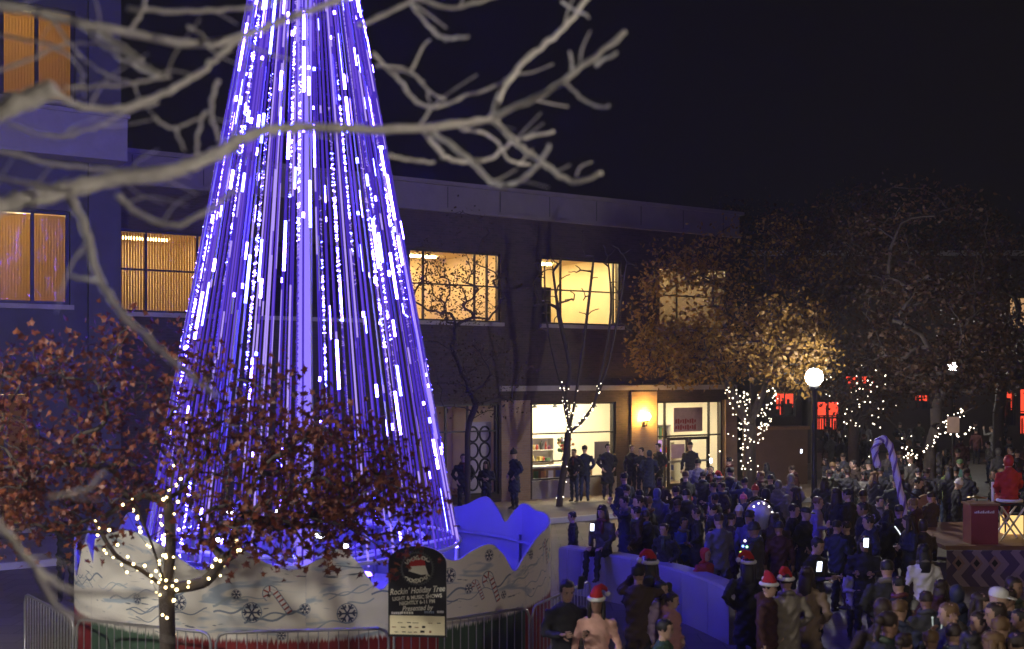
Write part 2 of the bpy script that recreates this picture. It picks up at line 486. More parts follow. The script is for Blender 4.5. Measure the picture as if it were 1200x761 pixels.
# ---- shopfront
sw = window(shopA[0], shopA[1], ZG0, ZG1, (.02, .46), (.24, .60), build, sill=False)
dw = window(door[0], door[1], .16, ZG1, (.13, .80), (.60,), build, sill=False, fw=.07)
db = MB(); du0 = door[0] + (door[1] - door[0]) * .15; du1 = door[0] + (door[1] - door[0]) * .78; dz = .16 + (ZG1 - .16) * .585
dm = (du0 + du1) / 2
for x0, x1 in ((du0, dm - .02), (dm + .02, du1)):
    q = MB(); q.box(x0, x1, .02, .08, .16, .36); q.box(x0, x1, .02, .08, dz - .1, dz); q.box(x0, x0 + .1, .021, .079, .36, dz - .1); q.box(x1 - .1, x1, .021, .079, .36, dz - .1)
    dd = q.build('door', M_frame, build)
    q = MB(); q.box(x0 + .02, x1 - .02, -.02, .02, 1.10, 1.17); q.build('push_bar', M_steel, dd)
    q = MB(); q.add([(x0 + .1, .05, .36), (x1 - .1, .05, .36), (x1 - .1, .05, dz - .1), (x0 + .1, .05, dz - .1)], [(0, 1, 2, 3)]); q.build('pane', M_glass, dd)
q = MB(); q.box(du0 + .16, dm - .2, .012, .018, 1.25, 1.75)
q.build('notice', pmat('mauve_paper', (.42, .33, .40), .8), build)
window(shopL[0], shopL[1], .4, ZG1, (.35, .62), (.7,), build, sill=False)
room(shopL[0] - .2, shopL[1] + .2, .3, ZG1 + .2, 3.5, M_room, build, emat('dim_shop_light', (1, .7, .5), 1.6))
room(shopA[0] - .4, UE - .4, .1, ZG1 + .35, 6.5, M_roomw, build, E_shop, panels=3, floor=pmat('shop_floor', (.4, .3, .2), .5))

def fw(u, v, z):   # facade coords to world
    return Vector((OA[0] + UD[0] * u - UD[1] * v, OA[1] + UD[1] * u + UD[0] * v, z))
M_redp0 = pmat('sign_letter_red', (.45, .06, .05), .6)
# lettering panel over the door, round neon in the side light
q = MB(); q.box(du0 + .45, du1 - .15, .22, .24, dz + .18, ZG1 - .25)
o = q.build('transom_sign', pmat('sign_red', (.62, .40, .32), .6), build)
for k in range(2):
    for i in range(9):
        q = MB(); x = du0 + .55 + i * .11; z = dz + .30 + k * .22
        q.obox((x, .213, z + .04), (.035, 0, .012 * (-1) ** i), (0, .004, 0), (0, 0, .05 + .02 * ((i * 7 + k) % 3)))
        q.build('letter', M_redp0, o)
q = MB(); x0 = door[0] + .1
q.box(x0 + .02, x0 + .24, .20, .22, .95, 1.9)
o = q.build('window_sign', emat('pink_sign_glow', (.75, .42, .75), .9), build)
q = MB(); q.tube([(x0 + .13 + .06 * math.cos(a), .19, 1.45 + .12 * math.sin(a)) for a in np.linspace(0, 2 * PI, 13)[:-1]], .022, 6, closed=True)
q.build('neon_ring', emat('violet_neon', (.12, .04, .9), 2.5), o)

# things in the shop
cols = [(.5, .08, .06), (.75, .6, .2), (.1, .22, .12), (.6, .55, .5), (.12, .15, .4), (.7, .35, .1), (.3, .1, .2), (.05, .05, .05)]
M_goods = [pmat('goods_%s' % n, c, .5) for n, c in zip(('red', 'yellow', 'green', 'beige', 'blue', 'orange', 'plum', 'black'), cols)]
def shelf_unit(u, v, w, h, label, seed):
    r = random.Random(seed)
    t = cabinet(0, 0, .11, w, .35, h, label, M_white, 4, 'shelf_unit')
    t.location = fw(u, v, .11)
    for k in range(4):
        zz = (h - .03) * k / 4 + .03; x = .06
        while x < w - .16:
            ww = r.uniform(.07, .16); hh = r.uniform(.12, h / 4 - .08)
            q = MB()
            if r.random() < .5: q.box(x, x + ww, .04, .26, zz, zz + hh)
            else: q.lathe([(0, zz), (ww * .45, zz), (ww * .48, zz + hh * .6), (ww * .25, zz + hh * .8), (ww * .22, zz + hh), (0, zz + hh)], 8, c=(x + ww / 2, .15))
            q.build('goods', r.choice(M_goods), t); x += ww + r.uniform(.02, .08)
su = shopA[0]
shelf_unit(su + .1, 3.0, 1.5, 1.9, 'white shelf unit of coloured goods at the left of the shop', 1)
shelf_unit(su + 2.0, 3.6, 1.3, 1.8, 'white shelf unit of coloured goods behind the forked lit trunk', 2)
shelf_unit(du0 + .7, 2.6, 1.6, 2.2, 'tall white shelf unit of goods seen through the shop doors', 3)
shelf_unit(du1 + .3, 3.0, .9, 1.5, 'small white shelf unit at the right end of the shop', 4)
def counter(u, v, w, d, h, label):
    t = empty('display_counter', fw(u, v, .11), TH); tag(t, label, 'counter')
    q = MB(); q.box(0, w, 0, d, 0, h - .05); q.build('body', M_wood, t)
    q = MB(); q.box(-.04, w + .04, -.04, d + .04, h - .05, h); q.build('top', M_white, t)
    r = random.Random(int(u * 10))
    for k in range(int(w / .3)):
        q = MB(); q.box(.08 + k * .3, .28 + k * .3, -.012, -.002, .12, h - .15); q.build('panel', r.choice(M_goods[2:6]), t)
counter(su + .2, .8, 1.9, .5, 1.02, 'low display counter with pictures along the shop window')
counter(su + 2.3, 1.2, 1.0, .5, .95, 'short counter at the right of the shop window')
# flower arrangement in the shop window
t = empty('flower_arrangement', fw(su + 1.95, .9, 1.13), TH); tag(t, 'large flower arrangement standing in the bright shop window', 'flowers')
q = MB(); q.lathe([(0, 0), (.1, 0), (.14, .2), (.09, .34), (.11, .38), (.05, .37)], 10); q.build('vase', M_goods[7], t, True)
r_ = random.Random(5)
fm = [[], [], []]
for k in range(46):
    a = r_.uniform(0, 2 * PI); rr = r_.uniform(0, .34); z = .72 + r_.uniform(-.3, .34) * (1 - rr)
    q = MB(); q.ball((rr * math.cos(a), rr * .7 * math.sin(a), z), r_.uniform(.035, .075), 6, 4)
    q.build('bloom', r_.choice([M_goods[2], M_goods[2], M_goods[5], M_goods[0], M_goods[3]]), t)
q = MB()
for k in range(14):
    a = 2 * PI * k / 14; q.tube([(0, 0, .3), (.1 * math.cos(a), .08 * math.sin(a), .5), (.3 * math.cos(a), .2 * math.sin(a), .75)], [.01, .008, .004], 4)
q.build('stem', M_goods[2], t)
def picture(u, v, z, w_, h_, label, mat):
    t = empty('picture', fw(u, v, z), TH); tag(t, label, 'picture')
    q = MB(); q.box(0, w_, 0, .03, 0, h_); q.build('frame', M_dark, t)
    q = MB(); q.box(.04, w_ - .04, -.006, -.001, .04, h_ - .04); q.build('print', mat, t)
picture(su + .25, 2.85, 2.25, .8, .6, 'framed print high on the left of the shop', M_goods[3])
picture(su + 1.3, 5.6, 1.7, 1.0, .7, 'wide framed print on the back wall of the shop', M_goods[4])
picture(su + 2.6, 5.6, 2.0, .7, .9, 'tall framed print on the back wall of the shop', M_goods[1])
picture(up_w[2][0] + 1.6, 4.9, ZS + .6, 1.0, .8, 'framed print in the leafy upper window room', M_goods[4])
picture(up_w[3][0] + .5, 4.9, ZS + .3, .9, 1.1, 'framed print in the middle upper window room', M_goods[3])
picture(up_w[4][0] + 1.4, 4.9, ZS + .5, .9, .7, 'framed print in the upper room by the amber tree', M_goods[5])
for k in range(5):
    t = empty('pendant_lamp', fw(su + .5 + k * .85, 1.9, ZG1 + .35), TH); tag(t, 'small pendant lamp, %s in the row along the shop ceiling' % ('leftmost', 'second from left', 'middle one', 'second from right', 'rightmost')[k], 'pendant lamp', 'pendant lamps in the shop')
    q = MB(); q.tube([(0, 0, -.002), (0, 0, -.42)], .006, 5); q.build('cord', M_dark, t)
    q = MB(); q.lathe([(.02, -.42), (.10, -.55), (.11, -.57), (.02, -.56)], 10); q.build('shade', M_dark, t)
# paper poster on the shop window
t = MB(); t.box(0, .62, -.004, .004, 0, .75); o = t.build('poster', pmat('grey_poster', (.16, .15, .17), .7)); o.location = fw(shopA[1] - .85, .09, ZG0 + .45); o.rotation_euler = (0, 0, TH)
tag(o, 'dark grey poster on the right of the bright shop window', 'poster')

# sconce
t = empty('wall_sconce', fw(U(753), -.05, 0), TH); tag(t, 'glowing amber wall lamp on the brick pier beside the shop door', 'wall lamp')
zc = Z(753, 489)
q = MB(); q.box(-.05, .05, -.03, 0, zc - .34, zc - .14); q.tube([(0, -.02, zc - .27), (0, -.16, zc - .30), (0, -.2, zc - .2), (0, -.2, zc - .13)], .018, 6); q.build('bracket', M_dark, t)
q = MB(); q.lathe([(.03, zc - .16), (.10, zc - .12), (.11, zc - .09), (.02, zc - .09)], 12, c=(0, -.2)); q.build('cup', M_dark, t, True)
q = MB(); q.ball((0, -.2, zc + .03), (.12, .12, .13), 12, 8); q.build('globe', emat('sconce_glow', (1, .52, .10), 520), t, True)

# ---- dim ornamental screen in the left shop window
t = empty('ornamental_screen', fw(shopL[0] + 1.95, .5, .4), TH); tag(t, 'dark screen cut with pale oval openings in the dim shop window', 'screen')
q = MB(); q.box(0, .95, .0, .03, 0, 2.3); q.build('panel', pmat('pale_screen', (.45, .40, .42), .8), t)
for i in range(2):
    for j in range(4):
        q = MB(); q.tube([(.26 + i * .44 + .19 * math.cos(a), -.015, .35 + j * .52 + .24 * math.sin(a)) for a in np.linspace(0, 2 * PI, 17)[:-1]], .035, 6, closed=True)
        q.build('oval_bar', M_dark, t)

# ------------------------------------------------------------------ left wing
wing = empty('office_wing', tuple(fw(U(135), -.5, 0)), TH)
tag(wing, 'tall blue lit office wing with lit blinds at the left edge', 'building')
def wz(px, py):    # height on wing plane
    y = facY(px) - .5; return CAMZ - (py - HY) / F * y
def wu(px): return U(px) - U(135)
wh = [(wu(-150), wu(78), wz(60, 357), wz(60, 246)), (wu(-150), wu(84), wz(60, 118), wz(60, 8)), (wu(-120), wu(34), .4, wz(20, 458))]
q = MB(); wall_grid(q, wu(-260), 0, 0, 19, wh, 0, .4); q.build('front_wall', M_wing, wing)
q = MB(); q.box(-.4, 0, .4, 13, 0, 19); q.build('side_wall', M_wing, wing)
q = MB(); q.box(wu(98), .0, -.18, 0, 0, 19); q.build('pilaster', M_wing, wing)
lz0, lz1 = wz(100, 192), wz(100, 138)
q = MB(); q.box(wu(-260), wu(135), -.9, -.18, lz0, lz1 - .1); q.box(wu(-260), wu(135) + .06, -.96, -.18, lz1 - .1, lz1); q.build('canopy', pmat('canopy_stone', (.24, .22, .22), .8, .25, 2, .2), wing)
for i, (a, b, c, d) in enumerate(wh):
    w = window(a, b, c, d, (.62, .80) if i < 2 else (.5, .8), (), wing, v=.16, fw=.09)
    room(a - .3, b + .3, c - .5, d + .3, 4.5, M_room, wing, [E_wing, emat('wing_top_light', (1, .78, .34), 55), E_wing][i], v=.41, panels=2)
    bl = MB(); n = 60
    for k in range(n):
        x = a + .1 + (b - a - .2) * k / (n - 1)
        bl.obox((x, .33, (c + d) / 2), (.042, .036, 0), (-.001, .0012, 0), (0, 0, (d - c) / 2 - .1))
    tag(bl.build('blind', M_blind, w), None, kind='stuff')

# sidewalk in front of the shops
q = MB(); q.box(-14, UE + 6, -4.2, -.001, .006, .15)
o = q.build('sidewalk', pmat('sidewalk_concrete', (.30, .27, .23), .85, .3, 1.2, .2)); o.location = (OA[0], OA[1], 0); o.rotation_euler = (0, 0, TH)
tag(o, None, kind='structure')
q = MB(); q.box(-14, UE + 6, -4.36, -4.203, .006, .155)
o = q.build('kerb', M_concrete); o.location = (OA[0], OA[1], 0); o.rotation_euler = (0, 0, TH); tag(o, None, kind='structure')
# ------------------------------------------------------------------ the LED holiday tree
TD = 17.5
TC = Vector(((357 - 600) / F * TD, TD, 0))
tree = empty('light_tree', TC)
tag(tree, 'giant cone of violet and white LED strands around a glowing pole', 'light tree')
E_v1 = emat('led_violet', (.21, .10, 1.0), .66)
E_v2 = emat('led_indigo', (.13, .055, .95), .50)
E_v3 = emat('led_lilac', (.46, .32, 1.0), 1.0)
E_w = emat('led_white', (.06, .038, 1.0), 210.0)
E_wc = emat('led_ice', (.05, .055, 1.0), 75)
E_pole = emat('pole_glow', (.26, .18, 1.0), 1.25)
M_tube = pmat('clear_tube', (.30, .28, .42), .25, .1, 6)
R0, ZB, SL = 2.42, 1.62, .1835
rr_ = random.Random(11)
NS = 104
def cone_r(z): return max(.10, R0 - (z - ZB) * SL)
for k in range(NS):
    ang = 2 * PI * k / NS + rr_.uniform(-.012, .012)
    ca, sa = math.cos(ang), math.sin(ang)
    tinsel = (k % 6 == 2)
    z = ZB + rr_.uniform(-.12, .05); ztop = 14.3
    b = MB(); base = rr_.choice([0, 0, 1, 1, 1, 2, 5])
    ph = rr_.uniform(0, 10); dense = rr_.uniform(.03, .20)
    rt = .015
    if tinsel:
        b.tube([(cone_r(z) * ca, cone_r(z) * sa, z), (cone_r(ztop) * ca, cone_r(ztop) * sa, ztop)], .008, 4, base)
        while z < 12.5:
            r = cone_r(z); lit = math.sin(z * .9 + ph) + rr_.uniform(-.6, .6)
            m = 3 if lit > 1.0 else (4 if lit > .8 else (2 if lit > .2 else 1))
            d = Vector((rr_.uniform(-1, 1), rr_.uniform(-1, 1), rr_.uniform(-1, 1))).normalized() * rr_.uniform(.012, .030)
            e = d.orthogonal().normalized() * .010
            b.obox((r * ca, r * sa, z), d, e, d.cross(e).normalized() * .004, m)
            z += rr_.uniform(.018, .045)
    else:
        while z < ztop:
            top = max(0, (z - 5) / 9)
            if rr_.random() < dense * (.45 + min(1, (z - 1.6) / 5) * .9 + .6 * top):
                h = rr_.choice([.05, .08, .12, .18, .28, .45, .7]); m = rr_.choice([3, 3, 4]); rad = .0195
            else:
                h = rr_.choice([.12, .25, .4, .8, 1.3]); m = base if rr_.random() < .72 else rr_.choice([0, 1, 1, 2, 5]); rad = rt
            z1 = min(z + h, ztop)
            b.tube([(cone_r(z) * ca, cone_r(z) * sa, z), (cone_r(z1) * ca, cone_r(z1) * sa, z1)], rad, 5, m)
            z = z1
    b.build('light_strand', [E_v1, E_v2, E_v3, E_w, E_wc, M_tube], tree)
q = MB(); q.tube([(0, 0, .6), (0, 0, 14.6)], [.13, .10], 12); q.build('pole', E_pole, tree, True)
q = MB(); q.lathe([(.1, 14.2), (.22, 14.3), (.22, 14.5), (.05, 14.7)], 14); q.build('top_ring', M_dark, tree)
for z, r in ((ZB - .03, R0 + .03), (ZB + .02, R0 - .55)):
    q = MB(); q.tube([(r * math.cos(a), r * math.sin(a), z) for a in np.linspace(0, 2 * PI, 49)[:-1]], .03, 6, closed=True); q.build('base_hoop', M_deck, tree)
for k in range(8):
    a = 2 * PI * k / 8 + .2
    q = MB(); q.tube([(.12 * math.cos(a), .12 * math.sin(a), 1.15), (R0 * math.cos(a), R0 * math.sin(a), ZB - .03)], .025, 6)
    q.tube([(R0 * math.cos(a), R0 * math.sin(a), ZB - .03), (R0 * math.cos(a), R0 * math.sin(a), .5)], .03, 6); q.build('truss_leg', M_deck, tree)
q = MB(); q.lathe([(0, .5), (3.3, .5), (3.3, .42), (0, .42)], 48); q.build('deck', M_deck, tree)
# assumed floodlights added on the deck, washing the inside of the fence blue
E_flood = emat('assumed_blue_flood', (.07, .035, 1.0), 45)
E_par = emat('white_par', (.85, .85, 1.0), 40)
for k in range(9):
    a = 2 * PI * k / 9 + .35
    r = 1.55
    q = MB(); q.lathe([(0, .5), (.12, .5), (.12, .56), (.1, .6), (.1, .78), (.14, .8)], 10, c=(r * math.cos(a), r * math.sin(a)))
    fl = q.build('assumed_flood_light', M_dark, tree)
    q = MB(); q.lathe([(.13, .80), (.10, .85), (0, .87)], 10, c=(r * math.cos(a), r * math.sin(a))); q.build('lens', E_flood, fl)
for (px, py, dd) in ((325, 600, -1.2), (257, 633, -2.0), (372, 628, -2.2), (378, 629, -2.2), (120 + 150, 600, -1.8), (404, 640, -2.3), (340, 588, -.6)):
    p = P(px, py, TD + dd) - TC
    q = MB(); q.tube([p + Vector((0, .16, -.02)), p + Vector((0, .02, 0))], [.05, .06], 8)
    fl = q.build('par_can', M_dark, tree)
    q = MB(); q.ball(p, (.055, .02, .03), 8, 5); q.build('lens', E_par, fl)

# ------------------------------------------------------------------ painted fence ring
RC = Vector(((376 - 600) / F * TD, TD, 0)); RR = 3.62
ring = empty('painted_fence', RC)
tag(ring, 'round fence painted with snow drifts, wavy cut top, encircling the light tree', 'fence')
def paintmat(name, low):
    m, N, L = newmat(name)
    out = N.new('ShaderNodeOutputMaterial'); b = N.new('ShaderNodeBsdfPrincipled'); b.inputs['Roughness'].default_value = .55
    L.new(b.outputs[0], out.inputs[0])
    uv = N.new('ShaderNodeUVMap')
    sp = N.new('ShaderNodeSeparateXYZ'); L.new(uv.outputs[0], sp.inputs[0])
    def noise(sx, sy, sc, det=4, dist=0):
        mp = N.new('ShaderNodeMapping'); mp.inputs['Scale'].default_value = (sx, sy, 1); L.new(uv.outputs[0], mp.inputs[0])
        n = N.new('ShaderNodeTexNoise'); n.inputs['Scale'].default_value = sc; n.inputs['Detail'].default_value = det; n.inputs['Distortion'].default_value = dist
        L.new(mp.outputs[0], n.inputs[0]); return n.outputs[0]
    def ramp(s, a, bb):
        r = N.new('ShaderNodeMapRange'); r.interpolation_type = 'SMOOTHSTEP'; r.inputs[1].default_value = a; r.inputs[2].default_value = bb; L.new(s, r.inputs[0]); return r.outputs[0]
    def mix(f, c1, c2):
        x = N.new('ShaderNodeMix'); x.data_type = 'RGBA'; L.new(f, x.inputs[0])
        for i, c in ((6, c1), (7, c2)):
            if isinstance(c, tuple): x.inputs[i].default_value = (*c, 1)
            else: L.new(c, x.inputs[i])
        return x.outputs[2]
    base = mix(noise(1, 1, 1.6), (.78, .73, .62), (.86, .83, .74))
    s1 = ramp(noise(.55, 2.2, 1.7, 3, 1.6), .55, .68)       # blue grey brushed drift shadows
    c = mix(s1, base, (.40, .47, .53))
    s2 = ramp(noise(.8, 5.0, 1.3, 2, 2.2), .665, .70)       # dark thin strokes
    c = mix(s2, c, (.14, .17, .20))
    s3 = ramp(noise(1.3, 1.5, 1.1, 2, 1.0), .66, .74)
    c = mix(s3, c, (.33, .44, .50))
    # dripping edge above the coloured skirt
    n = noise(34, 1.2, 1.0, 2)
    ml = N.new('ShaderNodeMath'); ml.operation = 'MULTIPLY_ADD'; ml.inputs[1].default_value = -.22; ml.inputs[2].default_value = .98; L.new(n, ml.inputs[0])
    lt = N.new('ShaderNodeMath'); lt.operation = 'SUBTRACT'; L.new(sp.outputs[1], lt.inputs[0]); L.new(ml.outputs[0], lt.inputs[1])
    e = N.new('ShaderNodeMapRange'); e.inputs[1].default_value = -.02; e.inputs[2].default_value = .03; L.new(lt.outputs[0], e.inputs[0])
    skirt = mix(noise(26, .6, 1.0, 3), tuple(x * .55 for x in low), low)
    c = mix(e.outputs[0], skirt, c)
    L.new(c, b.inputs['Base Color'])
    bp = N.new('ShaderNodeBump'); bp.inputs['Strength'].default_value = .25; bp.inputs['Distance'].default_value = .01
    L.new(noise(8, 8, 3, 5), bp.inputs['Height']); L.new(bp.outputs[0], b.inputs['Normal'])
    return m
M_pr = paintmat('painted_panel_red', (.30, .02, .02)); M_pg = paintmat('painted_panel_green', (.07, .13, .08))
M_inner = pmat('panel_inside', (.20, .20, .30), .6, .08, 3)
NP = 13
FRONT = [(110, 632), (150, 622), (190, 640), (235, 668), (262, 648), (285, 645), (312, 660), (343, 668), (375, 655), (398, 643), (420, 660), (447, 692), (470, 655), (490, 642), (515, 652), (535, 657), (555, 645), (575, 638), (590, 650), (603, 670), (615, 652), (630, 630), (642, 618)]
BACK = [(455, 600), (480, 590), (500, 600), (530, 594), (545, 592), (570, 582), (585, 598), (593, 612), (603, 600), (615, 590), (628, 598), (640, 602)]
def _az(px, py, back):
    dx, dy = (px - 600) / F, 1.0            # ray through the pixel meets the fence circle
    A = dx * dx + 1; B = -2 * (dx * RC.x + RC.y); C = RC.x ** 2 + RC.y ** 2 - RR * RR
    disc = B * B - 4 * A * C
    if disc < 0: return None
    Y = (-B + (1 if back else -1) * math.sqrt(disc)) / (2 * A)
    return math.atan2(Y * dx - RC.x, -(Y - RC.y)), CAMZ - (py - HY) / F * Y
PROF = sorted([q_ for q_ in [_az(x, y, False) for x, y in FRONT] + [_az(x, y, True) for x, y in BACK] if q_])
PA = np.array([q_[0] for q_ in PROF]); PZ = np.array([q_[1] for q_ in PROF])
_cs = np.array(catmull([np.array(q_) for q_ in PROF], 8)); _o = np.argsort(_cs[:, 0]); _cs = _cs[_o]
def top_z(a):
    a = (a + PI) % (2 * PI) - PI
    if PA[0] <= a <= PA[-1]:
        return float(np.interp(a, _cs[:, 0], _cs[:, 1]))
    return 1.62 + .28 * math.sin(a * 19)
def ringp(a, r, z): return (r * math.sin(a), -r * math.cos(a), z)
SEG = 30
AOFF = .12
panels = []
for p in range(NP):
    a0 = 2 * PI * p / NP + AOFF; a1 = 2 * PI * (p + 1) / NP + AOFF
    vs = []; fs = []; fmi = []; uvs = []
    rows = [0.06, .45, .9, 1.2]
    for s in range(SEG + 1):
        a = a0 + (a1 - a0) * s / SEG
        aa = min(max(a, a0 + .0004), a1 - .0004)
        zt = top_z(a)
        for r, side in ((RR, 0), (RR - .03, 1)):
            for z in rows + [zt]:
                vs.append(ringp(aa, r, z)); uvs.append((aa * RR, z))
    w = len(rows) + 1
    for s in range(SEG):
        i = s * 2 * w; j = (s + 1) * 2 * w
        for k in range(w - 1):
            fs.append((i + k, j + k, j + k + 1, i + k + 1)); fmi.append(0)
            fs.append((i + w + k + 1, j + w + k + 1, j + w + k, i + w + k)); fmi.append(1)
        fs.append((i + w - 1, j + w - 1, j + 2 * w - 1, i + 2 * w - 1)); fmi.append(1)
        fs.append((i + w, j + w, j, i)); fmi.append(1)
    fs.append(tuple(list(range(0, w)) + list(range(2 * w - 1, w - 1, -1)))); fmi.append(1)
    e = SEG * 2 * w
    fs.append(tuple([e + k for k in range(w - 1, -1, -1)] + [e + k for k in range(w, 2 * w)])); fmi.append(1)
    o = mesh_obj('panel', vs, fs, [M_pr if p % 2 == 0 else M_pg, M_inner], ring, fmi)
    ul = o.data.uv_layers.new(name='UVMap')
    for li, lp in enumerate(o.data.loops): ul.data[li].uv = uvs[lp.vertex_index]
    panels.append(o)
    # inside batten and post
    q = MB(); n = 10
    q.tube([ringp(a0 + (a1 - a0) * t / n, RR - .07, 1.33) for t in range(n + 1)], .035, 4); q.build('batten', M_inner, o)
    q = MB(); q.tube([ringp(a0, RR - .08, .05), ringp(a0, RR - .08, 1.45)], .035, 4); q.build('post', M_inner, o)

M_ink = pmat('navy_paint', (.05, .06, .11), .6); M_ink2 = pmat('grey_blue_paint', (.22, .27, .33), .6); M_redp = pmat('cane_red_paint', (.36, .07, .06), .6)
def on_ring(a, z, pts2, w, mat, parent, name, off=.004):
    """flat painted shape bent round the fence: polyline pts2 (x right, y up) of width w"""
    b = MB()
    for pl in pts2:
        vs = []; fs = []
        for i, (x, y) in enumerate(pl):
            x0, y0 = pl[max(i - 1, 0)]; x1, y1 = pl[min(i + 1, len(pl) - 1)]
            dx, dy = x1 - x0, y1 - y0; l = math.hypot(dx, dy) or 1
            nx, ny = -dy / l * w / 2, dx / l * w / 2
            for sg in (1, -1):
                vs.append(ringp(a + (x + nx * sg) / RR, RR + off, z + y + ny * sg))
        for i in range(len(pl) - 1): fs.append((2 * i, 2 * i + 1, 2 * i + 3, 2 * i + 2))
        b.add(vs, fs)
    return b.build(name, mat, parent)
def ring_az(px, py):
    """angle and height of the fence point seen at a photograph pixel"""
    best = None
    for k in range(-1000, 1001):
        a = k / 1000 * 1.45
        x, y, _ = ringp(a, RR, 0)
        X = x + RC.x; Y = y + RC.y
        e = abs(600 + F * X / Y - px)
        if best is None or e < best[0]: best = (e, a, CAMZ - (py - HY) / F * Y)
    return best[1], best[2]
def panel_of(a):
    return panels[int(((a - AOFF) % (2 * PI)) / (2 * PI / NP))]
def flake(px, py, r):
    a, z = ring_az(px, py); pl = []
    for k in range(6):
        t = PI * k / 3; c, s = math.cos(t), math.sin(t)
        pl.append([(0, 0), (r * c, r * s)])
        for d in (-.5, .5):
            pl.append([(r * .5 * c, r * .5 * s), (r * .5 * c + r * .38 * math.cos(t + d * 1.6), r * .5 * s + r * .38 * math.sin(t + d * 1.6))])
    o = on_ring(a, z, pl, r * .16, M_ink, panel_of(a), 'snowflake')
    on_ring(a, z, [[(r * .95 * math.cos(t), r * .95 * math.sin(t)) for t in np.linspace(0, 2 * PI, 19)]], r * .09, M_ink2, o, 'flake_rim', .005)
for px, py, r in ((295, 718, .11), (407, 719, .11), (277, 697, .055), (357, 714, .06), (210, 706, .09), (161, 702, .06), (549, 690, .06), (526, 675, .09), (573, 651, .07), (590, 697, .05), (330, 745, .05), (622, 650, .06)):
    flake(px, py, r * 1.2)
def cane(px, py, h, tilt, fl=1):
    a, z = ring_az(px, py)
    pts = [(0, 0), (0, h * .72)] + [(fl * h * .13 * (1 - math.cos(t)), h * .72 + h * .15 * math.sin(t)) for t in np.linspace(.3, PI + .5, 8)]
    c, s = math.cos(tilt), math.sin(tilt)
    pts = [(x * c - y * s, x * s + y * c) for x, y in pts]
    pts = [tuple(p) for p in catmull(pts, 8)]
    cum = np.concatenate([[0], np.cumsum(np.hypot(*np.diff(np.array(pts), axis=0).T))]); tt = np.linspace(0, cum[-1], 31)
    pts = list(zip(np.interp(tt, cum, [p[0] for p in pts]), np.interp(tt, cum, [p[1] for p in pts])))
    on_ring(a, z, [pts], h * .19, M_ink2, panel_of(a), 'cane_outline', .0025)
    o = on_ring(a, z, [pts], h * .14, M_white, panel_of(a), 'candy_cane')
    for i in range(0, len(pts) - 1, 3):
        on_ring(a, z, [[pts[i], pts[i + 1]]], h * .15, M_redp, o, 'stripe', .006)
cane(340, 718, .46, .62, -1); cane(584, 704, .52, .42, -1); cane(641, 660, .45, .35, -1); cane(566, 702, .34, .45, -1)
rs = random.Random(3)
for k in range(34):
    a = rs.uniform(-1.2, 1.25); z = rs.uniform(1.05, 1.5); l = rs.uniform(.15, .5)
    ph = rs.uniform(0, 6)
    pl = [(x, .035 * math.sin(x * 14 + ph) + .05 * math.sin(x * 5)) for x in np.linspace(-l, l, 14)]
    on_ring(a, z, [pl], rs.uniform(.008, .03), rs.choice([M_ink2, M_ink2, pmat('drift_paint', (.40, .46, .48), .6)]), panel_of(a), 'brush_stroke', .003)

# ------------------------------------------------------------------ crowd barriers round the fence
def barrier(a, rad, L, label):
    c = RC + Vector(ringp(a, rad, 0))
    t = empty('crowd_barrier', c, a); tag(t, label, 'barrier', 'steel crowd barriers')
    h = 1.12; x = L / 2
    loop = [(-x, 0, .2), (-x, 0, h - .12), (-x + .04, 0, h - .03), (-x + .12, 0, h), (x - .12, 0, h), (x - .04, 0, h - .03), (x, 0, h - .12), (x, 0, .2)]
    q = MB(); q.tube(loop, .019, 8, closed=True); q.build('frame', M_steel, t, True)
    n = int(L / .12)
    for k in range(1, n):
        xx = -x + L * k / n
        q = MB(); q.tube([(xx, 0, .2), (xx, 0, h)], .007, 5); q.build('bar', M_steel, t)
    for xx in (-x + .25, x - .25):
        q = MB(); q.tube([(xx, -.28, .03), (xx, -.1, .2), (xx, .1, .2), (xx, .28, .03)], .017, 6); q.build('foot', M_steel, t)
names = {-3: 'at the far left of the ring', -2: 'beside the lit maple trunk', -1: 'in front of the left snowdrift panels', 0: 'just left of the black sign', 1: 'behind the sign, below the painted candy cane', 2: 'at the right side of the ring'}
BA = 2 * math.atan(1.06 / 4.15)
for k in range(-2, 3):
    barrier(.60 + (k - 1) * BA + .02, 4.15, 2.05, 'steel crowd barrier ' + names[k])

# ------------------------------------------------------------------ black sign
def text_mesh(name, body, size, mat, parent, loc, shear=0.0, rot=0.0, bold=0.0, sx=1.0):
    cu = bpy.data.curves.new(name, 'FONT'); cu.body = body; cu.size = size; cu.align_x = 'CENTER'; cu.shear = shear; cu.extrude = .002; cu.offset = bold; cu.resolution_u = 3
    tmp = bpy.data.objects.new(name, cu); COL.objects.link(tmp)
    dg = bpy.context.evaluated_depsgraph_get(); me = bpy.data.meshes.new_from_object(tmp.evaluated_get(dg))
    bpy.data.objects.remove(tmp); bpy.data.curves.remove(cu)
    me.materials.clear(); me.materials.append(mat); me.name = name
    o = bpy.data.objects.new(name, me); link(o, parent)
    o.rotation_euler = (PI / 2, -rot, 0); o.location = loc; o.scale = (sx, 1, 1)
    return o
SGD = 12.95
sg = empty('holiday_sign', P(489, 745, SGD) * 1.0, -.10)
sg.location.z = 0
tag(sg, 'black arched board announcing the holiday tree light shows, before the painted fence', 'sign')
zb = P(489, 747, SGD).z; hw = .345; hgt = P(489, 640, SGD).z - zb
outline = [(-hw, 0), (hw, 0), (hw, hgt * .80)]
for t in np.linspace(0, PI, 21)[1:-1]:
    outline.append((hw * math.cos(t) * (1 if abs(math.cos(t)) < .98 else 1), hgt * .80 + hgt * .20 * math.sin(t) ** .9))
outline.append((-hw, hgt * .80))
n = len(outline)
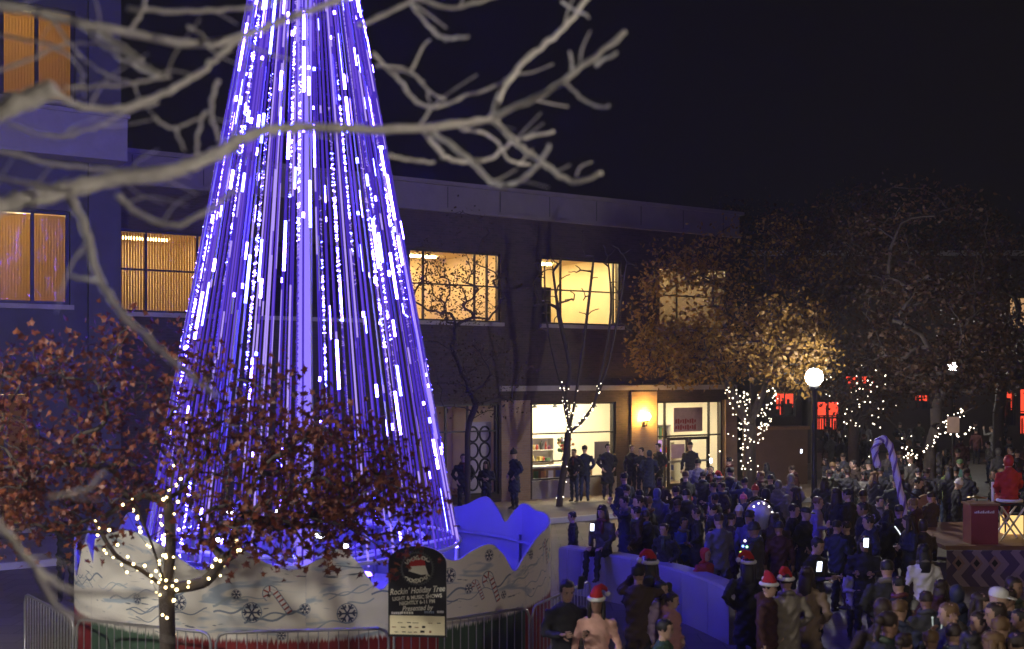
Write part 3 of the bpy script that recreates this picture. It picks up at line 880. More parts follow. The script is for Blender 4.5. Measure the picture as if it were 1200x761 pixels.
vs = [(x, 0, zb + z) for x, z in outline] + [(x, .025, zb + z) for x, z in outline]
fs = [tuple(range(n)), tuple(range(2 * n - 1, n - 1, -1))] + [(i + n, (i + 1) % n + n, (i + 1) % n, i) for i in range(n)]
mesh_obj('board', vs, fs, [M_black, M_white], sg, [0, 1] + [1] * n)
q = MB(); q.box(-hw + .02, hw - .02, -.004, -.001, zb + .03, zb + hgt * .235); lp = q.build('sponsor_panel', M_cream, sg)
rs = random.Random(8)
for j in range(3):
    for i in range(7):
        if rs.random() < .75:
            q = MB(); x = -hw + .07 + i * .09 + rs.uniform(-.02, .02); z = zb + .055 + j * .055
            q.box(x - rs.uniform(.008, .04), x + rs.uniform(.008, .04), -.007, -.004, z, z + rs.choice([.006, .01, .025]))
            q.build('logo_mark', rs.choice([M_black, M_dark, M_wood]), lp)
M_let = pmat('sign_lettering', (.72, .70, .58), .6, .05)
y = -.004
text_mesh('lettering', "Rockin' Holiday Tree", .098, M_let, sg, (0, y, zb + hgt * .485), .35, .09, .0012, .78)
text_mesh('lettering', 'LIGHT & MUSIC SHOWS', .060, M_let, sg, (0, y, zb + hgt * .42), 0, .09, .0016, .92)
text_mesh('lettering', 'NIGHTLY 6-11 PM', .060, M_let, sg, (0, y, zb + hgt * .365), 0, .09, .0016, .9)
text_mesh('lettering', 'Presented by', .085, M_let, sg, (0, y, zb + hgt * .295), .35, .06, .0012, .8)
for i, (w_, mt) in enumerate(((.06, M_paper), (.075, M_let), (.05, M_dark), (.06, M_ink2), (.04, M_paper))):
    q = MB(); x = -hw + .10 + i * .13; zz = zb + hgt * .245 + i * .006
    for k in range(5): q.box(x - w_ + k * w_ * .4, x - w_ + k * w_ * .4 + w_ * .28, -.004, -.001, zz + .004, zz + .03)
    q.build('sponsor_mark', mt, sg)
# round emblem: faint wreath, red and white cap, scribbled script above and below
cz = zb + hgt * .755
q = MB(); q.tube([(.185 * math.cos(a), -.003, cz + .185 * math.sin(a)) for a in np.linspace(0, 2 * PI, 33)[:-1]], .007, 5, closed=True)
for k in range(40):
    a = 2 * PI * k / 40; q.tube([(.17 * math.cos(a), -.003, cz + .17 * math.sin(a)), (.205 * math.cos(a + .12), -.003, cz + .205 * math.sin(a + .12))], .005, 4)
q.build('emblem_wreath', pmat('wreath_grey', (.10, .11, .10), .7), sg)
def flat(pts, name, mat, yy):
    mesh_obj(name, [(x, yy, z) for x, z in pts], [tuple(range(len(pts)))], mat, sg)
flat([(-.09, cz + .02), (.10, cz + .035), (.085, cz + .10), (-.03, cz + .125), (-.09, cz + .09)], 'emblem_cap', M_red, -.005)
flat([(-.10, cz - .035), (.05, cz - .075), (.13, cz - .065), (.095, cz + .035), (-.095, cz + .022)], 'emblem_cap_band', M_let, -.006)
for sgn, zz in ((1, cz + .125), (-1, cz - .145)):
    q = MB(); pts = []
    for t in np.linspace(-1, 1, 60):
        pts.append((t * .135 + .012 * math.sin(t * 34), -.006, zz - sgn * .05 * t * t + .026 * math.sin(t * 24 + sgn) * (1 - .4 * abs(t)) + t * .018))
    q.tube(pts, .0075, 4); q.build('emblem_script', M_let, sg)

# ------------------------------------------------------------------ trees
def grow(fork, limbs, crowns, n_attr, seed, trunk, r_trunk, steps=3, jit=.07):
    r = np.random.default_rng(seed)
    nodes = [np.array(p, float) for p in trunk]; par = [-1] + list(range(len(trunk) - 1))
    f0 = len(nodes) - 1; lowfree = max(0, f0 - 1)
    for lp in limbs:
        prev = f0
        for p in catmull([nodes[f0]] + [np.array(x, float) for x in lp], 3)[1:]:
            nodes.append(np.array(p)); par.append(prev); prev = len(nodes) - 1
    att = []
    while len(att) < n_attr:
        c, rad = crowns[r.integers(len(crowns))]
        v = r.normal(size=3); v /= np.linalg.norm(v); v *= r.uniform(.25, 1) ** .45
        att.append(np.array(c) + v * np.array(rad))
    att.sort(key=lambda p: np.linalg.norm(p - nodes[f0]))
    tips = []
    for p in att:
        A = np.array(nodes[lowfree:]); d = np.linalg.norm((A - p) * np.array([1, 1, 1.15]), axis=1)
        # prefer inner nodes so that limbs arch outward
        i = int(np.argmin(d + .18 * np.linalg.norm(A - nodes[f0], axis=1))) + lowfree
        a = nodes[i]; prev = i; L = np.linalg.norm(p - a)
        for k in range(1, steps + 1):
            t = k / steps
            q = a + (p - a) * t + r.normal(size=3) * jit * L * (1 if k < steps else 0) + np.array([0, 0, .10 * L * math.sin(PI * t)])
            nodes.append(q); par.append(prev); prev = len(nodes) - 1
        tips.append(prev)
    nodes = np.array(nodes); par = np.array(par)
    cnt = np.zeros(len(nodes))
    for t in tips: cnt[t] = 1
    for i in range(len(nodes) - 1, 0, -1):
        if cnt[i] == 0: cnt[i] = 1
        cnt[par[i]] += cnt[i]
    rad = r_trunk * (cnt / cnt[0]) ** .47
    return nodes, par, np.maximum(rad, .0035), tips

def branch_mesh(name, nodes, par, rad, mat, parent, n=6, flare=1.0):
    idx = np.where(par >= 0)[0]
    A = nodes[par[idx]]; B = nodes[idx]; ra = np.minimum(rad[par[idx]], rad[idx] * 1.7); rb = rad[idx]
    t = B - A; t /= np.maximum(np.linalg.norm(t, axis=1), 1e-6)[:, None]
    ref = np.where(np.abs(t[:, 2:3]) > .9, np.array([[1., 0, 0]]), np.array([[0, 0, 1.]]))
    s = np.cross(t, ref); s /= np.linalg.norm(s, axis=1)[:, None]; u = np.cross(t, s)
    th = np.arange(n) * 2 * PI / n
    ring = (s[:, None, :] * np.cos(th)[None, :, None] + u[:, None, :] * np.sin(th)[None, :, None])
    V = np.concatenate([A[:, None] + ring * ra[:, None, None], B[:, None] + ring * rb[:, None, None]], axis=1).reshape(-1, 3)
    E = len(idx); base = np.arange(E)[:, None] * 2 * n
    k = np.arange(n); k2 = (k + 1) % n
    quads = np.stack([base + k, base + k2, base + n + k2, base + n + k], axis=2).reshape(-1, 4)
    return mesh_obj(name, V.tolist(), quads.tolist(), mat, parent, smooth=True)

MAPLE = [(0, 0), (.10, -.02), (.34, -.14), (.28, .10), (.50, .30), (.24, .36), (.20, .52), (.10, .50), (0, .95),
         (-.10, .50), (-.20, .52), (-.24, .36), (-.50, .30), (-.28, .10), (-.34, -.14), (-.10, -.02)]
OVAL = [(0, 0), (.22, .25), (.25, .55), (0, 1), (-.25, .55), (-.22, .25)]
def leaf_mesh(name, pts, size, seed, mat, parent, shape=MAPLE):
    r = np.random.default_rng(seed); N = len(pts)
    T = np.array([(x, y, .12 * abs(x) * 2 - .1 * y * y) for x, y in shape]); k = len(T)
    q = r.normal(size=(N, 4)); q /= np.linalg.norm(q, axis=1)[:, None]
    w, x, y, z = q.T
    Rm = np.stack([1 - 2 * (y * y + z * z), 2 * (x * y - z * w), 2 * (x * z + y * w), 2 * (x * y + z * w), 1 - 2 * (x * x + z * z), 2 * (y * z - x * w), 2 * (x * z - y * w), 2 * (y * z + x * w), 1 - 2 * (x * x + y * y)], axis=1).reshape(N, 3, 3)
    sc = size * r.uniform(.6, 1.25, N)
    V = np.einsum('nij,kj->nki', Rm, T) * sc[:, None, None] + np.array(pts)[:, None, :]
    faces = (np.arange(N)[:, None] * k + np.arange(k)[None]).tolist()
    return mesh_obj(name, V.reshape(-1, 3).tolist(), faces, mat, parent)

def leaf_points(nodes, par, tips, per, spread, seed, back=2):
    r = np.random.default_rng(seed); out = []
    for t in tips:
        a = nodes[t]; p = par[t]; b = nodes[p]
        for k in range(per):
            f = r.uniform(-.2, 1.3)
            out.append(a + (b - a) * f * .8 + r.normal(size=3) * spread)
    return np.array(out)

M_wire = pmat('green_wire', (.02, .04, .02), .6)
def string_lights(label, pts, r, emit, wire=True, single=False, n=6, k=4, group='string lights wound on the trees'):
    o0 = empty('string_lights', tuple(np.mean(pts, axis=0))); tag(o0, label, 'string lights', group)
    c = Vector(o0.location)
    if single:
        b = MB(); b.ball((0, 0, 0), r, 8, 6); me = None
        for p in pts:
            if me is None:
                o = b.build('bulb', emit, o0); me = o.data
            else:
                o = link(bpy.data.objects.new('bulb', me), o0)
            o.location = Vector(p) - c; s = rng.uniform(.7, 1.25); o.scale = (s, s, s)
    else:
        b = MB()
        for p in pts: b.ball(Vector(p) - c, r * rng.uniform(.65, 1.25), n, k)
        o = b.build('bulb', emit, o0); o['kind'] = 'stuff'
    if wire and len(pts) > 2:
        # wire runs to the nearest next bulb
        rem = [np.array(p) for p in pts]; path = [rem.pop(0)]
        b = MB()
        while rem:
            d = [np.linalg.norm(p - path[-1]) for p in rem]; i = int(np.argmin(d)); nx = rem.pop(i)
            if d[i] < 1.0:
                m = (nx + path[-1]) / 2 - np.array([0, 0, .05 * d[i]])
                b.tube([Vector(path[-1]) - c, Vector(m) - c, Vector(nx) - c], .003, 3, cap=False)
            path.append(nx)
        b.build('wire', M_wire, o0)['kind'] = 'stuff'
    return o0

E_bulb = emat('warm_bulb', (1, .74, .34), 9)
E_bulbw = emat('cool_bulb', (1, .86, .66), 7)
E_bulbs = emat('small_bulb', (1, .84, .62), 5, False)

def wind_points(nodes, par, rad, n, seed, rmin, zmin=0, zmax=99):
    r = np.random.default_rng(seed); out = []
    idx = [i for i in range(1, len(nodes)) if rad[i] > rmin and zmin < nodes[i][2] < zmax]
    ln = np.array([np.linalg.norm(nodes[i] - nodes[par[i]]) for i in idx]); ln /= ln.sum()
    for k in range(n):
        i = idx[r.choice(len(idx), p=ln)]; t = r.uniform()
        p = nodes[i] * t + nodes[par[i]] * (1 - t)
        v = r.normal(size=3); v /= np.linalg.norm(v)
        out.append(p + v * (rad[i] + .015))
    return out

# near maple, its trunk before the fence
MD = 12.0
def w(px, py, D): return tuple(P(px, py, D))
mf = w(195, 690, MD)
nodes, par, rad, tips = grow(None, [[w(165, 668, MD), w(135, 650, MD - .2), w(112, 612, MD - .3)], [w(200, 640, MD + .1), w(198, 590, MD + .2), w(206, 540, MD + .2)], [w(240, 682, MD), w(262, 655, MD - .1), w(300, 640, MD - .3)], [w(175, 630, MD - .4), w(150, 570, MD - .9)]],
    [(w(110, 500, MD), (1.75, 1.5, .95)), (w(270, 545, MD), (1.5, 1.4, .85)), (w(405, 560, MD + .2), (1.0, 1.1, .72)), (w(20, 510, MD), (1.2, 1.3, .95)), (w(130, 430, MD + .3), (1.2, 1.2, .6)), (w(340, 600, MD - .4), (1.0, .8, .55)), (w(430, 590, MD), (.75, .8, .65)), (w(300, 500, MD), (1.2, 1.1, .6)), (w(60, 590, MD - .3), (.9, .9, .45))],
    460, 21, [(mf[0] - .02, MD, 0), (mf[0] - .01, MD, .6), (mf[0] + .015, MD, 1.2), mf], .088, 3)
mt = empty('maple_tree', (mf[0], MD, 0)); tag(mt, 'rust leaved maple wound with lights in front of the painted fence', 'tree')
MT = np.array([mf[0], MD, 0]); 
branch_mesh('trunk', nodes - MT, par, rad, M_bark2, mt, 8)
M_leaf1 = leafmat('maple_leaf', [(.05, .012, .009), (.10, .021, .011), (.15, .034, .013), (.21, .07, .02)], .3)
lp = leaf_points(nodes, par, tips, 16, .14, 5)
leaf_mesh('crown', lp - MT, .088, 6, M_leaf1, mt)['kind'] = 'stuff'
rb = np.random.default_rng(12); pts = []
for pl, nb, rl in (([(mf[0], MD, .35), (mf[0] + .01, MD, 1.2), mf], 20, .09), ([mf, w(165, 668, MD), w(135, 650, MD - .2), w(112, 612, MD - .3)], 20, .05), ([mf, w(200, 640, MD + .1), w(198, 590, MD + .2), w(206, 545, MD + .2)], 26, .06), ([mf, w(240, 682, MD), w(262, 655, MD - .1), w(285, 640, MD - .3)], 18, .05), ([mf, w(175, 630, MD - .4), w(150, 585, MD - .9)], 14, .05)):
    cpl = np.array(catmull([np.array(q_, float) for q_ in pl], 8))
    for k in range(nb):
        f = (k + rb.uniform(.2, .8)) / nb * (len(cpl) - 1); i = int(f); p = cpl[i] + (cpl[min(i + 1, len(cpl) - 1)] - cpl[i]) * (f - i)
        v = rb.normal(size=3) - np.array([0, .8, 0]); v /= np.linalg.norm(v); pts.append(p + v * (rl + .02) * rb.uniform(.9, 1.5))
string_lights('warm bulbs wound up the near maple trunk and limbs', pts, .015, E_bulb, True, True)

def std_tree(name, label, px, D, zf, crowns, n, seed, rt, leaf, lsize, per, spread, bark=M_bark2, shape=OVAL, limbs=(), lean=0.0, steps=3, crown=True, jit=.04):
    x = (px - 600) / F * D
    tr = [(x, D, 0.1), (x + lean * .3, D, zf * .35), (x + lean * .8, D, zf * .7), (x + lean, D, zf)]
    cr = [(w(cx, cy, D + dd), rad) for cx, cy, dd, rad in crowns]
    nd, pa, ra, tp = grow(None, [[w(*p) for p in l] for l in limbs], cr, n, seed, tr, rt, steps, jit)
    t = empty(name, (x, D, 0)); tag(t, label, 'tree')
    O = np.array([x, D, 0])
    branch_mesh('trunk', nd - O, pa, ra, bark, t, 6)
    if crown and leaf:
        leaf_mesh('crown', leaf_points(nd, pa, tp, per, spread, seed + 1) - O, lsize, seed + 2, leaf, t, shape)['kind'] = 'stuff'
    return nd, pa, ra, tp
M_leaf2 = leafmat('amber_leaf', [(.12, .06, .012), (.22, .12, .02), (.28, .16, .03), (.16, .09, .03)], .4)
M_leaf3 = leafmat('dark_leaf', [(.03, .022, .012), (.06, .04, .018), (.08, .045, .02)], .3)
M_leaf4 = leafmat('russet_leaf', [(.04, .02, .010), (.075, .035, .014), (.10, .05, .02)], .35)
# bare tree with a lit trunk before the shop
nd, pa, ra, tp = std_tree('bare_tree', 'slim bare tree with a lit forked trunk before the shop window', 655, 34.3, 2.4, [(655, 350, 0, (1.2, .8, 1.7)), (715, 345, .3, (1.3, .8, 1.8)), (690, 320, 0, (1.7, .8, 1.5)), (640, 330, 0, (.8, .6, 1.3))], 75, 31, .115, None, 0, 0, 0, bark=M_bark2,
    limbs=[[(668, 500, 34.3), (662, 470, 34.3), (668, 430, 34.4), (655, 370, 34.4), (646, 300, 34.5)], [(675, 500, 34.3), (693, 480, 34.2), (698, 468, 34.2), (712, 400, 34.4), (716, 350, 34.5), (712, 300, 34.5)], [(672, 480, 34.5), (680, 430, 34.6), (688, 370, 34.6), (696, 300, 34.6)], [(690, 485, 34.0), (712, 430, 34.0), (726, 360, 34.0), (734, 310, 34.0)], [(664, 475, 34.0), (650, 425, 34.0), (640, 370, 33.9), (638, 310, 33.9)]], lean=.28, steps=3, jit=.035)
pts = wind_points(nd, pa, ra, 95, 9, .028, .2, 4.4)
string_lights('bulbs wound round the bare tree in front of the shop window', pts, .021, E_bulbs, False)
# sparse tree veiling the first upper window
std_tree('street_tree', 'thin dark leaved tree veiling the upper window beside the light tree', 548, 30.5, 2.6, [(535, 330, 0, (1.6, 1.2, 2.0)), (520, 430, 0, (1.3, 1.0, 1.6)), (575, 440, 0, (1.1, .9, 1.2)), (520, 340, 0, (1.1, .9, .9))], 150, 41, .09, M_leaf3, .085, 18, .20)
# amber tree by the lamp
nd, pa, ra, tp = std_tree('amber_tree', 'amber leaved tree beside the globe lamp, trunk densely wrapped in lights', 878, 36.0, 2.6, [(850, 400, -1, (2.4, 2.2, 1.3)), (905, 395, -3, (1.9, 2.4, 1.4)), (800, 360, -.5, (2.0, 1.6, 2.0)), (880, 330, 0, (2.8, 2, 2.2)), (790, 415, -1, (1.4, 1.2, .9)), (930, 420, -4, (1.3, 1.5, .8))], 330, 51, .22, M_leaf2, .15, 34, .25,
    limbs=[[(862, 470, 36), (845, 430, 35.8), (825, 370, 36)], [(890, 470, 36), (905, 440, 35), (930, 400, 34)], [(880, 450, 36.2), (872, 390, 36.4)]])
pts = [np.array(w(870 + rng.normal() * 12, 556 - 50 * rng.random(), 35.6 + rng.normal() * .2)) for k in range(26)]
for k in range(120):
    t = rng.random(); sidex = rng.choice([-1, 1])
    pts.append(np.array(w(880 + sidex * rng.uniform(0, 10 + 22 * (1 - t)) + (6 if sidex > 0 else 0), 455 + 62 * t + rng.normal() * 4, 35.7 + rng.normal() * .3)))
string_lights('dense net of white bulbs round the amber tree trunk', pts, .023, E_bulbs, False)
# dark trees on the right
nd, pa, ra, tp = std_tree('plaza_tree', 'dark plaza tree hung with scattered bulbs just right of the globe lamp', 1000, 41, 2.4, [(1000, 400, 0, (2.6, 2, 2.0)), (1020, 450, 0, (2.0, 1.6, 1.2)), (985, 300, 0, (2.6, 2, 2.6))], 200, 61, .2, M_leaf4, .16, 34, .28)
pts = [np.array(w(1012 + rng.normal() * 22, 470 + rng.normal() * 26, 40 + rng.normal() * .8)) for k in range(60)]
string_lights('scattered white bulbs in the dark tree right of the lamp', pts, .022, E_bulbs, False)
nd, pa, ra, tp = std_tree('plaza_tree', 'dark tree with bulbs along two low slanting limbs above the stage', 1090, 33, 2.0, [(1090, 380, 0, (2.4, 2, 2.2)), (1120, 430, 0, (2.0, 1.6, 1.0)), (1080, 290, 1, (2.6, 2, 2.0))], 190, 71, .17, M_leaf4, .15, 34, .28,
    limbs=[[(1070, 525, 32.6), (1055, 505, 32.4), (1040, 490, 32)], [(1098, 500, 32.5), (1120, 490, 32), (1140, 478, 31.6)]])
pts = []
for k in range(62):
    t = rng.random()
    if k < 26: p = (1062 + 80 * t, 534 - 26 * t + 6 * math.sin(t * 9) - 10 * t, 32.2)
    elif k < 50: p = (1092 + 42 * t + rng.normal() * 2, 508 - 26 * t + rng.normal() * 4, 32.2)
    else: p = (1063 + rng.normal() * 3, 510 + 36 * t, 32.2)
    pts.append(np.array(w(p[0] + rng.normal() * 2, p[1] + rng.normal() * 2, p[2] + rng.normal() * .1)))
string_lights('warm bulbs along the slanting limbs above the musicians', pts, .021, E_bulbw, False)
std_tree('plaza_tree', 'tall unlit tree at the right edge of the plaza', 1170, 47, 2.6, [(1160, 330, 0, (3.0, 2.4, 3.0)), (1190, 400, 0, (3, 2, 2)), (1130, 300, 0, (2.5, 2, 2.4))], 190, 81, .22, M_leaf4, .18, 32, .34)
std_tree('plaza_tree', 'tall unlit tree rising behind the amber tree', 945, 52, 3.0, [(930, 320, 0, (3.4, 2.4, 3.0)), (990, 300, 0, (3, 2, 3)), (880, 300, 0, (3, 2, 2.4))], 190, 91, .24, M_leaf4, .2, 32, .36)

# ------------------------------------------------------------------ bare branches close to the camera
near = empty('bare_shade_tree', (-3.6, 4.6, 0)); tag(near, 'pale bare branches of a leafless tree reaching across the top left', 'tree')
NO = Vector((-3.6, 4.6, 0))
BR = [  # pixels, start radius px, end radius px, depth start, depth end
 ([(-60, -2), (30, 12), (130, 35), (240, 52), (290, 40), (340, 20), (420, -6), (470, -22)], 6.5, 3, 3.9, 4.6),
 ([(150, 10), (220, 13), (290, 9), (340, -4)], 3.2, 2, 4.0, 4.2),
 ([(-60, 155), (0, 130), (40, 113), (68, 104)], 13, 11, 3.6, 3.7),
 ([(66, 108), (90, 124), (140, 127), (190, 110), (230, 88), (262, 62), (292, 40)], 4.5, 3, 3.7, 4.2),
 ([(-60, 262), (0, 243), (60, 228), (120, 213), (200, 201), (250, 182), (295, 157), (350, 150), (450, 153), (540, 145), (577, 138)], 12, 3.6, 3.7, 4.6),
 ([(577, 138), (590, 104), (620, 66), (660, 34), (692, -6)], 3.8, 2.8, 4.6, 4.8),
 ([(577, 138), (640, 108), (690, 72), (735, 37)], 3.9, 3.0, 4.6, 4.4),
 ([(578, 140), (608, 170), (640, 195), (672, 213), (704, 203)], 3.4, 2.6, 4.6, 4.5),
 ([(497, 153), (518, 180), (540, 190), (576, 185), (602, 166), (649, 155)], 3.0, 1.8, 4.5, 4.8),
 ([(505, 153), (548, 185), (575, 212), (597, 217), (622, 204), (645, 170)], 3.2, 2.4, 4.5, 4.2),
 ([(540, 152), (575, 160), (600, 190), (622, 192)], 2.2, 1.4, 4.6, 4.9),
 ([(664, 98), (688, 121), (713, 126)], 1.9, 1.4, 4.5, 4.4),
 ([(671, 82), (667, 60)], 1.8, 1.2, 4.5, 4.6),
 ([(698, 76), (723, 62)], 2.2, 1.6, 4.4, 4.3),
 ([(436, 62), (462, 88), (488, 120), (512, 125), (545, 113), (585, 98), (600, 88)], 2.4, 1.6, 4.5, 4.7),
 ([(440, 76), (478, 82), (505, 108), (522, 118)], 2.0, 1.2, 4.5, 4.6),
 ([(480, 84), (503, 46)], 1.6, 1.0, 4.5, 4.7),
 ([(482, 4), (506, 34), (522, 45), (547, 43)], 2.2, 1.6, 4.4, 4.2),
 ([(420, 30), (455, 15), (485, 0), (530, 9), (590, -6)], 3.0, 2.0, 4.5, 4.5),
 ([(505, 128), (492, 148)], 1.8, 1.6, 4.6, 4.6),
 ([(455, 184), (480, 187), (509, 190)], 2.4, 1.6, 4.2, 4.3),
 ([(660, 4), (690, 20)], 2, 1.4, 4.8, 4.7),
 ([(84, 232), (104, 280), (115, 325), (140, 365), (182, 405), (222, 440), (256, 466)], 4.8, 2.2, 3.8, 3.5),
 ([(116, 328), (98, 327), (79, 322)], 2.6, 1.6, 3.7, 3.8),
 ([(136, 228), (165, 252), (208, 264), (246, 244), (280, 220)], 3.6, 2.4, 3.9, 4.0),
 ([(-30, 168), (50, 190), (140, 200), (240, 190), (292, 165)], 3.0, 1.8, 4.0, 4.2),
 ([(-30, 205), (40, 216), (90, 226)], 3, 2.4, 3.8, 3.8),
 ([(-20, 585), (18, 640), (60, 680), (112, 696), (190, 694)], 5.0, 3.0, 3.0, 3.3),
 ([(40, 662), (72, 716), (130, 730), (182, 738)], 3.2, 2.0, 3.1, 3.3),
 ([(58, 583), (98, 574), (124, 553)], 2.0, 1.2, 3.2, 3.4),
 ([(75, 716), (92, 745)], 1.8, 1.2, 3.1, 3.1),
 ([(118, 38), (150, 62), (172, 80), (186, 90)], 4.6, 4.4, 3.9, 3.8),
 ([(170, 82), (130, 60), (95, 30)], 2.6, 2.0, 3.9, 4.0),
 ([(256, 92), (246, 130), (258, 166)], 2.6, 1.8, 4.1, 4.1),
 ([(240, 130), (232, 160), (229, 182)], 2.0, 1.4, 4.1, 4.1),
 ([(180, 138), (208, 150), (240, 136)], 1.8, 1.2, 4.0, 4.1),
 ([(205, 150), (216, 176)], 1.6, 1.0, 4.0, 4.0),
 ([(75, 102), (110, 102), (165, 96), (200, 90)], 2.0, 1.4, 3.7, 3.9),
 ([(-30, 90), (30, 72), (70, 55), (110, 50)], 2.4, 1.6, 4.1, 4.2),
 ([(220, 30), (240, 45), (248, 58)], 1.8, 1.2, 4.1, 4.1),
 ([(60, 20), (85, 55), (120, 85), (160, 100)], 2.0, 1.2, 4.2, 4.2),
 ([(10, 145), (60, 160), (110, 150), (150, 130), (185, 122)], 2.4, 1.6, 3.9, 4.0),
 ([(-20, 40), (40, 48), (75, 62), (100, 90)], 2.2, 1.2, 4.3, 4.2),
 ([(150, 38), (165, 15), (172, -6)], 2.4, 1.8, 4.0, 4.0),
]
for pts, r0, r1, d0, d1 in BR:
    n = len(pts); world = []
    for i, (x, y) in enumerate(pts):
        t = i / (n - 1); world.append(np.array(P(x, y, d0 + (d1 - d0) * t)))
    cp = catmull(world, 6); m = len(cp); rads = []
    for i, p in enumerate(cp):
        t = i / (m - 1); D = p[1]
        rads.append((r0 + (r1 - r0) * t) * D / F * (1 + .10 * math.sin(i * 1.7) + .06 * math.sin(i * 4.1 + r0)))
    cp = [Vector(p) - NO + Vector((rng.normal() * .003, rng.normal() * .003, rng.normal() * .003)) for p in cp]
    b = MB(); b.tube(cp, rads, 8); b.build('branch', M_bark, near, True)
rt_ = random.Random(19)
for pts, r0, r1, d0, d1 in BR:
    L_ = sum(math.hypot(a[0] - b_[0], a[1] - b_[1]) for a, b_ in zip(pts, pts[1:]))
    if r0 > 6: r1_ = 2.0
    for k in range(int(L_ / 70)):
        i = rt_.randrange(len(pts) - 1); t = rt_.random(); x = pts[i][0] * (1 - t) + pts[i + 1][0] * t; y = pts[i][1] * (1 - t) + pts[i + 1][1] * t
        D = d0 + (d1 - d0) * (i + t) / (len(pts) - 1); a = P(x, y, D) - NO
        dirv = (P(*pts[i + 1], D) - P(*pts[i], D)).normalized()
        o_ = Vector((rt_.uniform(-1, 1), rt_.uniform(-1, 1), rt_.uniform(-1, 1))); o_ = (o_ - dirv * o_.dot(dirv)).normalized()
        ln = rt_.uniform(.06, .20) * min(1.3, .7 + r0 / 8); dd = (dirv * .7 + o_).normalized()
        p1 = a + dd * ln * .5 + Vector((0, 0, rt_.uniform(-.01, .02))); p2 = a + dd * ln + dirv * ln * .3 + Vector((0, 0, rt_.uniform(-.02, .04)))
        b = MB(); rr0 = rt_.uniform(.9, 1.5) * D / F; b.tube([Vector(q_) for q_ in catmull([np.array(a), np.array(p1), np.array(p2)], 4)], [rr0 * (1 - .07 * j) for j in range(9)], 6); b.build('twig', M_bark, near, True)
# its trunk and main limbs stand outside the view on the left
b = MB(); b.tube([(0, 0, 0), (.05, 0, 1.5), (.02, -.1, 3.0), (.1, -.2, 4.2), (.3, -.4, 5.4), (.6, -.4, 7)], [.22, .19, .17, .15, .11, .05], 10); b.build('trunk', M_bark, near, True)
for zz, (px, py, D), r in ((3.6, (-60, 262, 3.7), .05), (4.3, (-60, 155, 3.6), .05), (4.6, (-60, -2, 3.9), .03), (2.6, (-20, 585, 3.0), .025), (4.0, (-30, 168, 4.0), .015), (3.8, (-30, 205, 3.8), .015), (4.4, (-30, 90, 4.1), .012), (4.5, (-20, 40, 4.3), .012)):
    b = MB(); e = P(px, py, D) - NO; s0 = Vector((.08, -.15, zz))
    b.tube([s0, (s0 + e) / 2 + Vector((0, 0, .12)), e], [r * 1.6, r * 1.25, r], 8); b.build('limb', M_bark, near, True)
# ------------------------------------------------------------------ people
M_jacket = clothmat('garment', 'colour', .8); M_trouser = clothmat('trousers', 'trouser_colour', .85); M_skin = clothmat('skin', 'skin_colour', .55, 300)
M_shoe = pmat('shoe', (.03, .028, .026), .6); M_hair = clothmat('hair', 'colour', .6, 60)
M_eye = pmat('eye_dark', (.02, .015, .012), .3); M_lip = pmat('lip', (.30, .12, .10), .5)
M_fur = pmat('white_fur', (.78, .76, .72), .95, .12, 30, .8); M_hatred = pmat('hat_red', (.40, .012, .015), .85, .2, 12, .3)
M_phone = pmat('phone_black', (.015, .015, .018), .3); E_screen = emat('phone_screen', (.75, .82, 1), 4.5)
BM = [M_jacket, M_trouser, M_skin, M_shoe, M_eye, M_lip]

def lofted(rings, n=14):
    vs = []; fs = []
    for (cx, cy, z, rx, ry) in rings:
        for k in range(n):
            a = 2 * PI * k / n; vs.append((cx + rx * math.sin(a), cy - ry * math.cos(a), z))
    for i in range(len(rings) - 1):
        for k in range(n):
            k2 = (k + 1) % n; fs.append((i * n + k, i * n + k2, (i + 1) * n + k2, (i + 1) * n + k))
    fs.append(tuple(range(n - 1, -1, -1))); fs.append(tuple((len(rings) - 1) * n + k for k in range(n)))
    return vs, fs
# head profile, chin at 0, crown at .235, face toward -y
HEAD = [(0, -.035, -.005, .03, .03), (0, -.030, .012, .048, .055), (0, -.018, .035, .060, .075), (0, -.010, .065, .068, .088), (0, -.004, .10, .073, .096), (0, 0, .135, .076, .100), (0, .002, .165, .076, .100), (0, .004, .195, .068, .090), (0, .005, .218, .050, .067), (0, .006, .232, .022, .03)]
def head_geo(b, base, yaw=0.0, pitch=0.0, sc=1.0):
    R = Matrix.Translation(base) @ Matrix.Rotation(yaw, 4, 'Z') @ Matrix.Rotation(pitch, 4, 'X') @ Matrix.Scale(sc, 4)
    def put(vs, fs, m): b.add([R @ Vector(v) for v in vs], fs, m)
    vs, fs = lofted(HEAD); put(vs, fs, 2)
    put([(-.011, -.098, .125), (.011, -.098, .125), (.018, -.098, .085), (-.018, -.098, .085), (0, -.124, .092)], [(0, 1, 4), (1, 2, 4), (2, 3, 4), (3, 0, 4)], 2)
    for s in (-1, 1):
        t = MB(); t.ball((s * .030, -.092, .128), (.012, .006, .006), 6, 4); put(t.v, t.f, 4)
        t = MB(); t.obox((s * .030, -.094, .145), (.016, 0, 0), (0, .004, 0), (0, 0, .003)); put(t.v, t.f, 4)
        t = MB(); t.ball((s * .078, .008, .115), (.010, .018, .030), 6, 4); put(t.v, t.f, 2)
    t = MB(); t.obox((0, -.088, .052), (.022, 0, 0), (0, .006, 0), (0, 0, .005)); put(t.v, t.f, 5)
    t = MB(); t.tube([(0, .01, -.10), (0, .005, .04)], [.056, .054], 10); put(t.v, t.f, 2)
    return R
